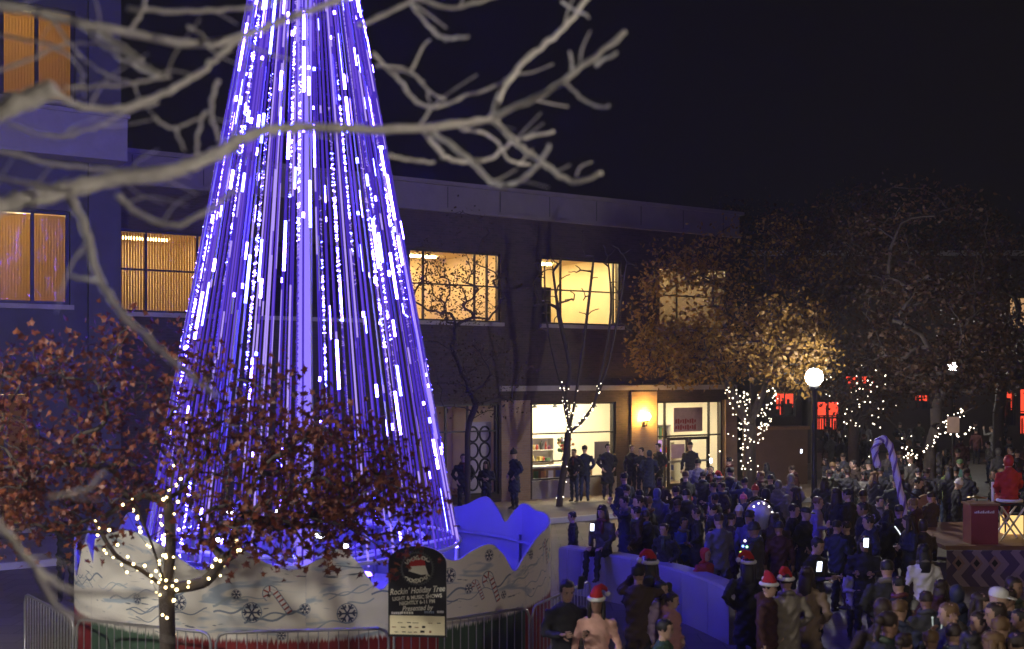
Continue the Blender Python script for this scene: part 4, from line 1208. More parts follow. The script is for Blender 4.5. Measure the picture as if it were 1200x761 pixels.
def hand_geo(b, wrist, d, nrm, side, curl=.6, sc=1.0):
    """palm and five fingers; d = direction of fingers, nrm = palm normal, side = +1/-1 (thumb side)"""
    d = Vector(d).normalized(); nrm = Vector(nrm); nrm = (nrm - d * nrm.dot(d)).normalized(); s = d.cross(nrm) * side
    wv = Vector(wrist)
    b.tube([wv - d * .02 * sc, wv + d * .03 * sc, wv + d * .09 * sc], [(.026 * sc, .018 * sc), (.036 * sc, .017 * sc), (.040 * sc, .013 * sc)], 8, 2)
    for i, (off, ln) in enumerate(((-.030, .062), (-.010, .078), (.011, .082), (.030, .074))):
        p = wv + d * .085 * sc + s * off * sc; pts = [p]; dd = d.copy()
        for k in range(3):
            dd = (dd + nrm * curl * .55).normalized(); p = p + dd * ln * sc / 3 * (1.1 - .1 * k); pts.append(p)
        b.tube(pts, [.0095 * sc, .009 * sc, .008 * sc, .006 * sc], 5, 2)
    p = wv + d * .03 * sc + s * .032 * sc; dd = (d * .6 + s * .8).normalized(); pts = [p]
    for k in range(3):
        pts.append(pts[-1] + dd * .024 * sc); dd = (dd * .8 + nrm * .35 + d * .3).normalized()
    b.tube(pts, [.012 * sc, .011 * sc, .010 * sc, .007 * sc], 5, 2)

ARMS = {  # elbow, wrist, hand direction, palm normal for the right (x>0) arm
 'down': ((.26, .02, 1.14), (.27, -.05, .88), (0, -.1, -1), (-1, 0, 0)),
 'pocket': ((.31, .08, 1.17), (.19, -.13, 1.00), (-.4, -.3, -.8), (-1, .3, 0)),
 'fold': ((.28, -.04, 1.15), (.03, -.21, 1.17), (-1, 0, .1), (0, 1, 0)),
 'photo': ((.30, -.20, 1.35), (.10, -.34, 1.60), (-.2, -.2, 1), (-.8, .4, 0)),
 'hold': ((.27, -.02, 1.13), (.14, -.30, 1.18), (-.3, -1, .2), (-1, 0, .2)),
 'lap': ((.25, -.04, 1.14), (.12, -.26, .98), (-.3, -1, -.2), (-.2, 0, -1)),
}
def make_body(name, arms=('down', 'down'), legs='stand', coat='jacket', yaw=0.0, pitch=.12, child=False, wide=1.0, hood=False, puff=False):
    T = []     # (pts, radii, material)
    k = wide
    zh = .80 if coat == 'jacket' else (.55 if coat == 'coat' else .88)
    prof = [(zh, .165, .125), (zh + .05, .178, .135), (.95, .172, .125), (1.06, .160, .115), (1.20, .178, .125), (1.32, .190, .125), (1.41, .175, .105), (1.46, .12, .085), (1.495, .075, .072)]
    if coat == 'coat': prof[0] = (.52, .21, .16); prof[1] = (.70, .195, .15)
    sit = legs == 'sit'
    if sit: prof = [(.80, .15, .12), (.84, .175, .135)] + prof[2:]
    T.append(([Vector((0, .02 if sit else .0, z)) for z, a, c in prof], [(a * k * (1 + (.05 if puff and i % 2 else 0)), c * k * (1 + (.08 if puff and i % 2 else 0))) for i, (z, a, c) in enumerate(prof)], 0))
    if hood:
        T.append(([Vector((0, .05, 1.44)), Vector((0, .09, 1.50)), Vector((0, .05, 1.55))], [(.13, .09), (.12, .08), (.07, .05)], 0))
    for s in (-1, 1):
        if legs == 'stand': L = [(s * .088, 0, .90), (s * .10, -.01, .50), (s * .105, .02, .10)]
        elif legs == 'walk': L = [(s * .088, 0, .90), (s * .09, -.16 * s, .52), (s * .09, -.12 * s + .10 * (s < 0), .12)]
        else: L = [(s * .10, .02, .86), (s * .12, -.40, .88), (s * .12, -.44, .46)]
        L = [Vector(p) for p in L]
        T.append(([L[0], L[0].lerp(L[1], .5), L[1], L[1].lerp(L[2], .4), L[2]], [.095 * k, .082 * k, .064, .064, .050], 1))
        a = L[2]
        T.append(([a + Vector((0, .05, -.045)), a + Vector((s * .01, -.06, -.05)), a + Vector((s * .015, -.16, -.065))], [(.042, .050), (.046, .042), (.035, .026)], 3))
        T.append(([a + Vector((0, 0, .02)), a + Vector((0, .01, -.05))], [.045, .045], 3))
        e, wr, hd, hn = ARMS[arms[0 if s > 0 else 1]]
        sh = Vector((s * .172 * k, 0, 1.405)); e = Vector((e[0] * s, e[1], e[2])); wv = Vector((wr[0] * s, wr[1] - (.05 if arms[0] == 'fold' and s < 0 else 0), wr[2]))
        T.append(([sh, sh.lerp(e, .5), e, e.lerp(wv, .5), wv], [.072 * k, .062 * k, .055 * k, .050 * k, .042], 0))
    b = MB()
    for pts, rad, m in T:
        # extra sections so that remeshing follows the taper
        b.tube(pts, rad, 12, m)
    me = bpy.data.meshes.new(name); me.from_pydata(b.v, [], b.f); tmp = bpy.data.objects.new(name, me); COL.objects.link(tmp)
    md = tmp.modifiers.new('r', 'REMESH'); md.mode = 'VOXEL'; md.voxel_size = .026
    sm = tmp.modifiers.new('s', 'SMOOTH'); sm.iterations = 4; sm.factor = .5
    dg = bpy.context.evaluated_depsgraph_get(); r = bpy.data.meshes.new_from_object(tmp.evaluated_get(dg))
    bpy.data.objects.remove(tmp); bpy.data.meshes.remove(me)
    V = np.array([v.co for v in r.vertices]); Fc = [tuple(p.vertices) for p in r.polygons]
    N = np.array([v.normal for v in r.vertices])
    wr_ = .0085 * (np.sin(V[:, 2] * 55 + 8 * np.sin(V[:, 0] * 9 + V[:, 1] * 13)) + np.sin(V[:, 2] * 31 + V[:, 0] * 40)) * (V[:, 2] > .15)
    if puff: wr_ += .016 * np.abs(np.sin(V[:, 2] * 38)) * ((V[:, 2] > .8) & (V[:, 2] < 1.42))
    V = V + N * wr_[:, None]
    cen = np.array([V[list(f)].mean(axis=0) for f in Fc])
    best = np.full(len(cen), 9e9); mat = np.zeros(len(cen), int)
    for pts, rad, m in T:
        for i in range(len(pts) - 1):
            A = np.array(pts[i]); B = np.array(pts[i + 1]); ra = rad[i] if not isinstance(rad[i], tuple) else max(rad[i]); rb = rad[i + 1] if not isinstance(rad[i + 1], tuple) else max(rad[i + 1])
            ab = B - A; t = np.clip(((cen - A) @ ab) / max(ab @ ab, 1e-9), 0, 1)
            d = np.linalg.norm(cen - (A + t[:, None] * ab), axis=1) / (ra + (rb - ra) * t)
            u = d < best; best[u] = d[u]; mat[u] = m
    out = MB(); out.v = [tuple(v) for v in V]; out.f = Fc; out.m = mat.tolist()
    hs = 1.28 if child else 1.0
    hm = head_geo(out, Vector((0, -.012, 1.515)), yaw, pitch, hs)
    for s in (-1, 1):
        e, wr, hd, hn = ARMS[arms[0 if s > 0 else 1]]
        hand_geo(out, (wr[0] * s, wr[1] - (.05 if arms[0] == 'fold' and s < 0 else 0), wr[2]), (hd[0] * s, hd[1], hd[2]), (hn[0] * s, hn[1], hn[2]), s, .55)
    o = out.build(name, BM, None, True); me = o.data
    bpy.data.objects.remove(o); bpy.data.meshes.remove(r)
    return me, hm

# hair and hats in head space
def cap_geo(scale, zcut, front, length=0.0, mess=.0):
    b = MB(); rings = []
    for (cx, cy, z, rx, ry) in HEAD:
        if z >= zcut: rings.append((cx, cy + .006, z + .006, rx * scale, ry * scale))
    vs, fs = lofted(rings, 16)
    out = []
    for v in vs:
        x, y, z = v
        if y < -.03 and z < front: y = -.03 + (y + .03) * .25; x *= 1.0
        out.append((x + rng.normal() * mess, y + rng.normal() * mess, z + rng.normal() * mess))
    b.add(out, fs)
    if length:
        b.tube([(0, .055, .17), (0, .075, .06), (0, .085, -.06), (0, .085, -length)], [(.075, .04), (.088, .045), (.092, .04), (.07, .02)], 12)
        for s in (-1, 1): b.tube([(s * .070, .0, .17), (s * .086, -.01, .06), (s * .088, -.03, -.05), (s * .075, -.05, -length * .8)], [(.022, .04), (.026, .045), (.028, .04), (.014, .02)], 8)
    return b
def mesh_of(b, name, mats, smooth=True):
    o = b.build(name, mats, None, smooth); me = o.data; bpy.data.objects.remove(o); return me
H = {}
H['short'] = mesh_of(cap_geo(1.09, .095, .180, 0, .006), 'hair', M_hair)
H['long'] = mesh_of(cap_geo(1.12, .095, .170, .20, .006), 'hair', M_hair)
b = cap_geo(1.09, .095, .175, 0, .003); b.ball((0, .125, .15), (.05, .05, .05), 10, 8); b.tube([(0, .13, .13), (0, .15, .03), (0, .12, -.06)], [.03, .028, .008], 8); H['tail'] = mesh_of(b, 'hair', M_hair)
def santa():
    b = MB()
    ring = [(.092 * math.sin(a), .004 - .114 * math.cos(a), .165 + .012 * math.cos(a)) for a in np.linspace(0, 2 * PI, 19)[:-1]]
    b.tube(ring, .026, 8, 0, closed=True)
    band = mesh_of(b, 'hat_band', M_fur)
    b = MB(); b.tube([(0, .005, .17), (0, .01, .225), (.015, .03, .275), (.06, .07, .295), (.11, .10, .26), (.13, .115, .21)], [(.088, .108), (.078, .094), (.055, .062), (.038, .04), (.026, .026), (.012, .012)], 14)
    crown = mesh_of(b, 'santa_hat', M_hatred)
    b = MB(); b.ball((.135, .118, .19), .036, 10, 8); pom = mesh_of(b, 'hat_pompom', M_fur)
    return crown, band, pom
SANTA = santa()
b = MB(); b.lathe([(.092, .12), (.098, .125), (.098, .165), (.092, .17)], 16); b.v = [(x, y * 1.2 + .004, z) for x, y, z in b.v]
b2 = MB(); b2.lathe([(.090, .155), (.090, .19), (.075, .235), (.045, .262), (.0, .272)], 16); b2.v = [(x, y * 1.2 + .004, z) for x, y, z in b2.v]; b2.ball((0, .004, .285), .025, 8, 6); b.add(b2.v, b2.f)
H['beanie'] = mesh_of(b, 'beanie', M_hair)
b = MB(); b.lathe([(.086, .15), (.088, .18), (.078, .222), (.045, .248), (0, .254)], 16); b.v = [(x, y * 1.2 + .004, z) for x, y, z in b.v]
b.add([(-.07, -.09, .158), (.07, -.09, .158), (.05, -.175, .150), (0, -.19, .149), (-.05, -.175, .150), (-.07, -.09, .166), (.07, -.09, .166), (.05, -.175, .157), (0, -.19, .156), (-.05, -.175, .157)], [(0, 4, 3, 2, 1), (5, 6, 7, 8, 9), (0, 1, 6, 5), (1, 2, 7, 6), (2, 3, 8, 7), (3, 4, 9, 8), (4, 0, 5, 9)])
H['cap'] = mesh_of(b, 'cap', M_hair)
b = MB()
rings = [(cx, cy + .016, z, rx * 1.22, ry * 1.16) for (cx, cy, z, rx, ry) in HEAD if z > .0]
vs, fs = lofted([(0, .04, -.06, .11, .08)] + rings, 16)
b.add([(x, (y if y > -.035 else -.035 + (y + .035) * (.2 if z < .19 else .8)), z + (.02 if z > .2 else 0)) for x, y, z in vs], fs); H['hood'] = mesh_of(b, 'hood', M_hair)

b = MB(); b.tube([(.088 * math.sin(a), .004 - .092 * math.cos(a), -.035 + .012 * math.cos(2 * a)) for a in np.linspace(0, 2 * PI, 17)[:-1]], .036, 8, closed=True)
b.tube([(.03, -.10, -.04), (.035, -.135, -.14), (.03, -.14, -.30)], [(.035, .014), (.04, .016), (.038, .012)], 6); H['scarf'] = mesh_of(b, 'scarf', M_hair)
BODY = {
 'stand': make_body('body'), 'standL': make_body('body', yaw=.6), 'pocket': make_body('body', ('pocket', 'pocket')), 'fold': make_body('body', ('fold', 'fold'), yaw=-.3),
 'photo': make_body('body', ('photo', 'photo'), pitch=-.05), 'photo1': make_body('body', ('photo', 'pocket'), coat='coat'), 'walk': make_body('body', ('down', 'hold'), 'walk'),
 'coat': make_body('body', ('pocket', 'pocket'), coat='coat', wide=1.06), 'hold': make_body('body', ('hold', 'hold'), pitch=.3), 'sit': make_body('body', ('lap', 'lap'), 'sit', pitch=.2),
 'puff': make_body('body', ('pocket', 'down'), wide=1.12, hood=True, puff=True), 'slim': make_body('body', coat='short', wide=.93),
 'kid': make_body('body', ('down', 'hold'), child=True, wide=1.12, hood=True), 'kidp': make_body('body', ('pocket', 'pocket'), child=True, wide=1.18, puff=True), 'hoody': make_body('body', ('pocket', 'down'), hood=True, wide=1.1),
}
SCARF = [(.10, .02, .02), (.05, .05, .06), (.03, .04, .09), (.14, .12, .09), (.04, .06, .04)]
SK = [(.40, .25, .18), (.46, .30, .22), (.26, .15, .10), (.15, .08, .05)]
HC = {'black': (.012, .010, .010), 'brown': (.028, .016, .010), 'blond': (.15, .085, .035), 'grey': (.30, .28, .26)}
def person(loc, h, rot, proto, col, trou, head, label, group=None, hcol='black', skin=0, tilt=0.0):
    me, hm = BODY[proto]
    t = empty('person', loc, math.radians(rot)); s = h / 1.75
    t.scale = (s, s, s)
    tag(t, label, 'person', group)
    o = link(bpy.data.objects.new('body', me), t); o.color = (*col, 1); o['trouser_colour'] = trou; o['skin_colour'] = SK[skin]
    def attach(me2, nm, c=None, par=t):
        q = link(bpy.data.objects.new(nm, me2), par)
        if par is t: q.matrix_local = hm
        if c: q.color = (*c, 1)
        return q
    hk = head.split('+')
    if 'santa' in hk:
        a = attach(SANTA[0], 'santa_hat'); attach(SANTA[1], 'hat_band', None, a); attach(SANTA[2], 'hat_pompom', None, a)
    for x in ('short', 'long', 'tail'):
        if x in hk: attach(H[x], 'hair', HC.get(hcol, hcol if isinstance(hcol, tuple) else HC['black']))
    if len(label) % 3 == 0 and 'hood' not in head: attach(H['scarf'], 'scarf', SCARF[len(label) % 5])
    for x in ('beanie', 'cap', 'hood'):
        for y in hk:
            if y.startswith(x):
                cc = {'red': (.40, .02, .02), 'pink': (.65, .12, .25), 'white': (.7, .7, .68), 'grey': (.2, .2, .2), 'green': (.1, .18, .06), 'black': (.015, .015, .018), 'self': col}[y.split(':')[1] if ':' in y else 'black']
                attach(H[x], x, cc)
    return t
def ploc(px, py, h, D=None, zf=0.006):
    d = D or F * (CAMZ - zf - (h - .13)) / (py - HY)
    return ((px - 600) / F * d, d, zf)
BLK = (.016, .016, .02); NAVY = (.02, .025, .05); DENIM = (.035, .05, .09); GREY = (.12, .12, .125); OLIVE = (.06, .06, .035); TAN = (.24, .17, .10); WHITE = (.62, .6, .6); BROWN = (.06, .035, .02)
CROWD = [
 # px, py(head), height, rot, body, jacket, trousers, head, label, (hair, skin, D)
 (663, 692, 1.78, 15, 'hold', BLK, OLIVE, 'short', 'man in black jacket looking down, left of the woman in pink', 'black', 0, None),
 (699, 707, 1.66, -5, 'slim', (.72, .42, .34), BLK, 'long+santa', 'woman in pink sweater wearing a santa hat', 'black', 2, None),
 (748, 673, 1.76, 160, 'photo', BROWN, BLK, 'short', 'person in dark coat raising both arms to take a picture before the blue wall', 'black', 0, None),
 (762, 664, 1.80, 170, 'coat', BLK, BLK, 'long+santa', 'person in black wearing a santa hat against the blue wall', 'black', 0, None),
 (773, 693, 1.52, 55, 'puff', (.42, .32, .52), NAVY, 'short', 'girl in lilac puffer jacket before the blue wall', 'black', 1, None),
 (786, 707, 1.42, 65, 'puff', (.45, .22, .22), NAVY, 'tail', 'girl in dusty pink jacket beside the lilac puffer', 'brown', 1, None),
 (777, 744, 1.30, 70, 'kidp', (.03, .07, .04), NAVY, 'short', 'small child in dark green at the bottom edge', 'black', 1, None),
 (843, 562, 1.74, 190, 'stand', NAVY, BLK, 'short+santa', 'person in dark clothes and santa hat near the lavender coat', 'black', 0, None),
 (818, 543, 1.82, 175, 'coat', (.10, .09, .17), BLK, 'short', 'tall person in pale lavender coat before the shop doors', 'black', 0, None),
 (801, 566, 1.60, 120, 'fold', (.30, .04, .05), BLK, 'long', 'person with red sleeves beside the lavender coat', 'brown', 1, None),
 (801, 617, 1.30, 20, 'kid', (.06, .10, .45), GREY, 'short', 'child in bright blue jacket behind the blue wall', 'black', 2, None),
 (836, 628, 1.45, -60, 'hoody', (.05, .06, .14), BLK, 'short', 'boy in navy jacket with light on his face behind the wall', 'brown', 1, None),
 (826, 655, 1.20, 40, 'kidp', (.28, .03, .04), BLK, 'hood:red', 'small child in dark red hooded jacket behind the wall', 'black', 0, None),
 (733, 589, 1.72, -80, 'photo1', NAVY, BLK, 'short', 'person in navy holding up a phone left of the blue seated group', 'black', 1, None),
 (750, 581, 1.74, 200, 'coat', (.05, .06, .16), BLK, 'short', 'person in dark blue coat seen from behind in the blue light', 'black', 0, None),
 (770, 580, 1.70, 170, 'hoody', (.09, .10, .22), BLK, 'hood:self', 'hooded person in slate blue beside the dark blue coat', 'black', 0, None),
 (757, 628, 1.15, -30, 'kidp', BLK, BLK, 'beanie:black', 'child in black beanie low behind the wall', 'black', 0, None),
 (779, 622, 1.55, -40, 'pocket', BLK, BLK, 'short', 'dark figure between the blue jacket child and the wall', 'brown', 1, None),
 (855, 541, 1.74, -120, 'stand', GREY, BLK, 'short', 'person in grey leaning by the end of the shop', 'black', 1, None),
 (903, 562, 1.72, 170, 'stand', BLK, BLK, 'short', 'dark haired person in front of the low brown wall', 'black', 0, None),
 (927, 562, 1.74, 180, 'coat', (.20, .19, .18), BLK, 'hood:self', 'person in grey hooded coat at the lamp post foot', 'black', 0, None),
 (912, 570, 1.68, 150, 'puff', (.14, .13, .13), BLK, 'hood:self', 'person in charcoal hooded puffer beside the grey hood', 'black', 0, None),
 (885, 576, 1.62, 170, 'pocket', BLK, BLK, 'beanie:red', 'person in red beanie behind the glowing balloon', 'black', 0, None),
 (872, 587, 1.50, 200, 'puff', (.05, .05, .12), BLK, 'beanie:pink', 'person in pink knitted hat left of the balloon', 'black', 0, None),
 (866, 603, 1.25, 160, 'kidp', BLK, BLK, 'beanie:white', 'child in round white hat left of the balloon', 'black', 0, None),
 (877, 664, 1.70, 165, 'coat', BLK, (.22, .18, .15), 'long+santa', 'woman in black with tan knit trousers and santa hat at the wall end', 'black', 0, None),
 (899, 690, 1.62, 60, 'hoody', (.05, .015, .015), BLK, 'short+santa', 'person in maroon and santa hat facing right', 'brown', 1, None),
 (905, 716, 1.12, 15, 'kid', (.34, .04, .03), BLK, 'beanie:white', 'small child in red jacket below the santa hats', 'black', 1, None),
 (922, 684, 1.66, 190, 'coat', (.22, .19, .15), BLK, 'short+santa', 'person in taupe coat and white brimmed santa hat', 'brown', 0, None),
 (945, 676, 1.70, 150, 'coat', (.20, .14, .09), BLK, 'long', 'woman with long brown hair in tan coat', 'brown', 1, None),
 (955, 640, 1.74, 40, 'hold', BLK, BLK, 'short', 'person in black holding a bright phone', 'black', 1, None),
 (929, 599, 1.74, 60, 'pocket', BLK, BLK, 'short', 'leftmost of three pale faces beneath the lamp post', 'brown', 1, None),
 (943, 603, 1.70, 50, 'coat', BLK, BLK, 'cap:black', 'man in black cap, middle of three faces beneath the lamp post', 'brown', 1, None),
 (957, 590, 1.74, 70, 'walk', (.24, .20, .38), BLK, 'short', 'person in lavender jacket just right of the lamp post', 'blond', 1, None),
 (1013, 637, 1.70, -20, 'hold', BLK, BLK, 'long', 'person in black lit by a phone on the open paving', 'black', 1, None),
 (1001, 668, 1.25, 20, 'kid', (.36, .35, .44), BLK, 'short', 'child in pale blue jacket standing on the paving', 'brown', 1, None),
 (1040, 668, 1.76, 170, 'coat', BLK, BLK, 'short', 'person in long black coat left of the white coat', 'black', 0, None),
 (1083, 648, 1.70, 172, 'slim', WHITE, BLK, 'long', 'dark haired woman in white coat seen from behind', 'black', 1, None),
 (1072, 722, 1.20, 165, 'kidp', (.26, .25, .33), BLK, 'beanie:grey', 'small child in pale puffer at the feet of the white coat', 'black', 0, None),
 (1172, 738, 1.76, 150, 'coat', BLK, BLK, 'short', 'person with short blond hair at the bottom right corner', 'blond', 1, None),
 (1167, 703, 1.78, 60, 'coat', BLK, BLK, 'cap:white', 'man in a pale peaked cap at the right edge', 'black', 1, None),
 (1147, 708, 1.70, 50, 'pocket', BLK, BLK, 'long', 'woman with brown hair left of the peaked cap', 'brown', 1, None),
 (1186, 689, 1.76, 30, 'coat', OLIVE, BLK, 'short', 'man in olive coat behind the peaked cap', 'brown', 2, None),
 (1122, 700, 1.66, 170, 'hoody', NAVY, BLK, 'hood:self', 'person in navy hood right of the white coat', 'black', 0, None),
 (1118, 746, 1.64, 175, 'stand', BLK, BLK, 'short', 'person wearing glowing bopper antennae at the bottom edge', 'brown', 1, None),
 (1030, 582, 1.30, 30, 'kid', (.30, .28, .34), GREY, 'short', 'child in light jacket standing below the candy cane', 'brown', 1, 26),
 (1050, 577, 1.76, -20, 'coat', (.03, .04, .03), BLK, 'cap:black', 'person in black coat at the foot of the candy cane', 'black', 1, 26.5),
 (1074, 560, 1.80, 60, 'hold', (.02, .03, .10), NAVY, 'short', 'musician in blue jacket holding a guitar', 'black', 1, 26),
 (1111, 545, 1.78, 40, 'pocket', (.16, .22, .06), BLK, 'short', 'person in yellow green jacket beside the musicians', 'brown', 1, 30),
 (1125, 541, 1.84, -10, 'fold', (.10, .22, .16), BLK, 'cap:green', 'person in teal jacket and green cap behind the musicians', 'brown', 1, 31),
 (1121, 567, 1.66, 80, 'hold', BLK, BLK, 'beanie:white', 'person in black with a white knitted hat', 'black', 1, 27),
 # shop front
 (543, 541, 1.78, 5, 'pocket', BLK, BLK, 'short', 'man in dark jacket over a white shirt by the dim shop window', 'brown', 1, 32),
 (570, 553, 1.55, -10, 'fold', BLK, BLK, 'long', 'seated looking dark figure before the ornamental screen', 'black', 1, 32.3),
 (603, 534, 1.80, -60, 'coat', NAVY, BLK, 'beanie:black', 'man in long navy coat and black beanie by the pier', 'black', 1, 33.4),
 (673, 532, 1.70, -40, 'pocket', BLK, DENIM, 'short', 'dark figure right behind the lit forked trunk', 'black', 1, 35.4),
 (685, 527, 1.80, 170, 'pocket', NAVY, DENIM, 'short', 'man in navy looking in at the shop window', 'black', 1, 35.6),
 (712, 525, 1.82, 10, 'coat', BLK, BLK, 'short', 'broad man in black at the right of the shop window', 'black', 1, 36.0),
 (740, 527, 1.76, 30, 'stand', BLK, BLK, 'short', 'blond person in black below the amber wall lamp', 'blond', 1, 36.4),
 (752, 530, 1.70, -30, 'fold', BLK, BLK, 'short', 'person with folded arms below the amber wall lamp', 'black', 1, 36.0),
 (761, 536, 1.66, 160, 'coat', NAVY, BLK, 'hood:self', 'hooded navy figure below the amber wall lamp', 'black', 1, 35.2),
 (772, 527, 1.80, -60, 'pocket', BLK, BLK, 'short', 'man in black at the left side of the shop doors', 'black', 1, 36.6),
 (809, 527, 1.84, 190, 'walk', BLK, BLK, 'cap:black', 'man in black walking in through the shop doors', 'black', 1, 36.5),
 (833, 556, 1.66, -20, 'photo', BLK, BLK, 'short', 'person raising a bright phone before the shop', 'black', 1, 31),
 # left
 (78, 622, 1.76, 20, 'photo', BLK, BLK, 'short', 'person in open black jacket and pale shirt behind the fence at the left', 'black', 1, 20.5),
]
for (px, py, h, rot, proto, col, trou, head, label, hc, sk, D) in CROWD:
    zf = .156 if (D and D > 31.5 and px < 840) else .006
    person(ploc(px, py, h, D, zf), h, rot, proto, col, trou, head, label, None, hc, sk)

# dim figures packed between the ones above: nothing in the photograph tells them apart
rs = random.Random(77)
taken = [(c[0], c[1]) for c in CROWD]
MARKS = [(953, 560, 'the lamp post'), (1040, 545, 'the candy cane'), (890, 607, 'the lit balloon'), (1147, 605, 'the red podium'), (1180, 562, 'the red coated figure'), (1117, 500, 'the tan notice board'), (1083, 665, 'the woman in white'),
 (1172, 735, 'the blond person'), (1167, 703, 'the peaked cap'), (819, 555, 'the lavender coat'), (801, 617, 'the bright blue child'), (915, 525, 'the brown wall'), (885, 576, 'the red beanie'), (872, 587, 'the pink hat'), (1074, 560, 'the guitarist'), (1125, 541, 'the green cap'),
 (750, 585, 'the dark blue coat'), (826, 655, 'the red hooded child'), (733, 589, 'the raised phone'), (957, 590, 'the lavender jacket'), (1001, 668, 'the pale blue child'), (1030, 582, 'the child by the cane'), (1013, 637, 'the phone lit person'), (1118, 740, 'the glowing antennae'), (843, 562, 'the santa hat by the shop'), (927, 565, 'the grey hood'), (1088, 520, 'the slanting lit limbs'), (1005, 500, 'the scattered bulbs')]
CN = {BLK: 'black', NAVY: 'navy', (.035, .02, .014): 'dark brown', (.022, .022, .026): 'near black', (.035, .035, .04): 'charcoal', (.03, .03, .02): 'dark olive', (.05, .012, .012): 'dark maroon', (.06, .07, .18): 'slate blue', (.10, .1, .2): 'dusky blue', GREY: 'grey', (.10, .03, .03): 'maroon', (.16, .15, .14): 'pale grey', (.2, .19, .18): 'light grey'}
GN = {'coat': 'long coat', 'puff': 'puffer jacket', 'hoody': 'hooded jacket', 'stand': 'jacket', 'standL': 'jacket', 'pocket': 'jacket, hands pocketed', 'fold': 'jacket, arms folded', 'photo1': 'coat, one arm raised', 'walk': 'jacket, mid stride'}
HN = {'short': 'bare headed', 'long': 'long haired', 'tail': 'ponytailed', 'beanie': 'knit hatted', 'hood:self': 'hooded', 'cap': 'peaked cap', 'short+santa': 'santa hatted'}
used_labels = set()
def crowd_label(px, py, proto, col, head, default):
    best = sorted(MARKS, key=lambda m_: (m_[0] - px) ** 2 + 3 * (m_[1] - py) ** 2)
    for m_ in best[:5]:
        dx, dy = px - m_[0], py - m_[1]; r = math.hypot(dx, dy)
        how = 'just ' if r < 22 else ('a little ' if r < 45 else 'well ')
        side = ('left of' if dx < 0 else 'right of') if abs(dx) > 1.3 * abs(dy) else (('behind' if dy < 0 else 'in front of') if abs(dy) > 1.3 * abs(dx) else (('behind and left of' if dx < 0 else 'behind and right of') if dy < 0 else ('in front and left of' if dx < 0 else 'in front and right of')))
        l = '%s onlooker in %s %s %s%s %s' % (HN[head], CN[col], GN[proto], how, side, m_[2])
        if l not in used_labels and len(l.split()) <= 16:
            used_labels.add(l); return l
    return default
def fill(n, x0, x1, y0, y1, label, group, cols, hmin=1.55, hmax=1.85, gap=9, tries=4000):
    made = 0
    while made < n and tries > 0:
        tries -= 1
        px, py = rs.uniform(x0, x1), rs.uniform(y0, y1)
        if px < 690 + (py - 560) * 0 or any(abs(px - a) < gap and abs(py - b_) < gap * .8 for a, b_ in taken): continue
        h = rs.uniform(hmin, hmax); l = ploc(px, py, h)
        if not clear(l): continue
        taken.append((px, py)); made += 1
        pr = rs.choice(['stand', 'pocket', 'coat', 'fold', 'hoody', 'puff', 'photo1', 'walk', 'standL']); co = rs.choice(cols)
        hd = rs.choice(['short', 'short', 'long', 'beanie', 'hood:self', 'tail', 'short', 'long', 'short+santa' if rs.random() < .25 else 'short'])
        person(l, h, rs.uniform(110, 280), pr, co, rs.choice([BLK, DENIM, BLK, BROWN]), hd, crowd_label(px, py, pr, co, hd, label), group, rs.choice(['black', 'brown', 'black', 'brown', 'black', 'brown', 'blond']), rs.choice([0, 1, 1, 2]))
# keep people off the sidewalk building, ring, wall, stage
WALLP = [P(662, 700, 21.6), P(690, 700, 21.2), P(750, 720, 20.2), P(810, 740, 18.9), P(868, 755, 17.3)]
def clear(l):
    p = Vector((l[0], l[1], 0))
    if (p - RC).length < 5.0: return False
    v = (p.x - OA[0]) * -UD[1] + (p.y - OA[1]) * UD[0]; u = (p.x - OA[0]) * UD[0] + (p.y - OA[1]) * UD[1]
    if v > -.9 and u < UE + .5: return False
    for a, b_ in zip(WALLP, WALLP[1:]):
        for t in (0, .25, .5, .75, 1):
            if (p - Vector((a.lerp(b_, t).x, a.lerp(b_, t).y, 0))).length < .75: return False
    if p.x > 8.2 and 19.2 < p.y < 24.8: return False
    return True
DK = [BLK, BLK, BLK, NAVY, (.035, .02, .014), (.022, .022, .026), (.035, .035, .04), (.03, .03, .02), (.05, .012, .012)]
fill(22, 715, 880, 552, 612, 'dark clothed onlooker packed between the blue wall and the shop', 'onlookers between the blue wall and the shop', DK + [(.06, .07, .18), (.10, .1, .2)])
fill(16, 880, 1000, 545, 625, 'dark clothed onlooker standing around the lamp post', 'onlookers around the lamp post', DK)
fill(17, 1030, 1200, 684, 762, 'dark clothed onlooker in the crowd at the lower right', 'onlookers at the lower right', DK, gap=17)
fill(62, 965, 1205, 495, 560, 'dim onlooker in the far packed crowd beyond the musicians', 'far crowd beyond the musicians', DK + [GREY, (.10, .03, .03), (.16, .15, .14), (.2, .19, .18)], gap=6)
fill(9, 1000, 1130, 575, 622, 'dark onlooker between the musicians and the white coat', 'onlookers below the musicians', DK, gap=12)

# person sitting on the blue wall, and a second smaller one at its end
person((P(706, 620, 20.9).x, 20.75, .04), 1.74, -35, 'sit', OLIVE, BLK, 'long', 'person in olive jacket sitting on the blue wall with a phone', None, 'black', 1)
person((P(672, 640, 22.2).x, 22.3, .006), 1.45, -90, 'stand', BLK, BLK, 'short', 'dark child standing behind the left end of the blue wall', None, 'black', 0)

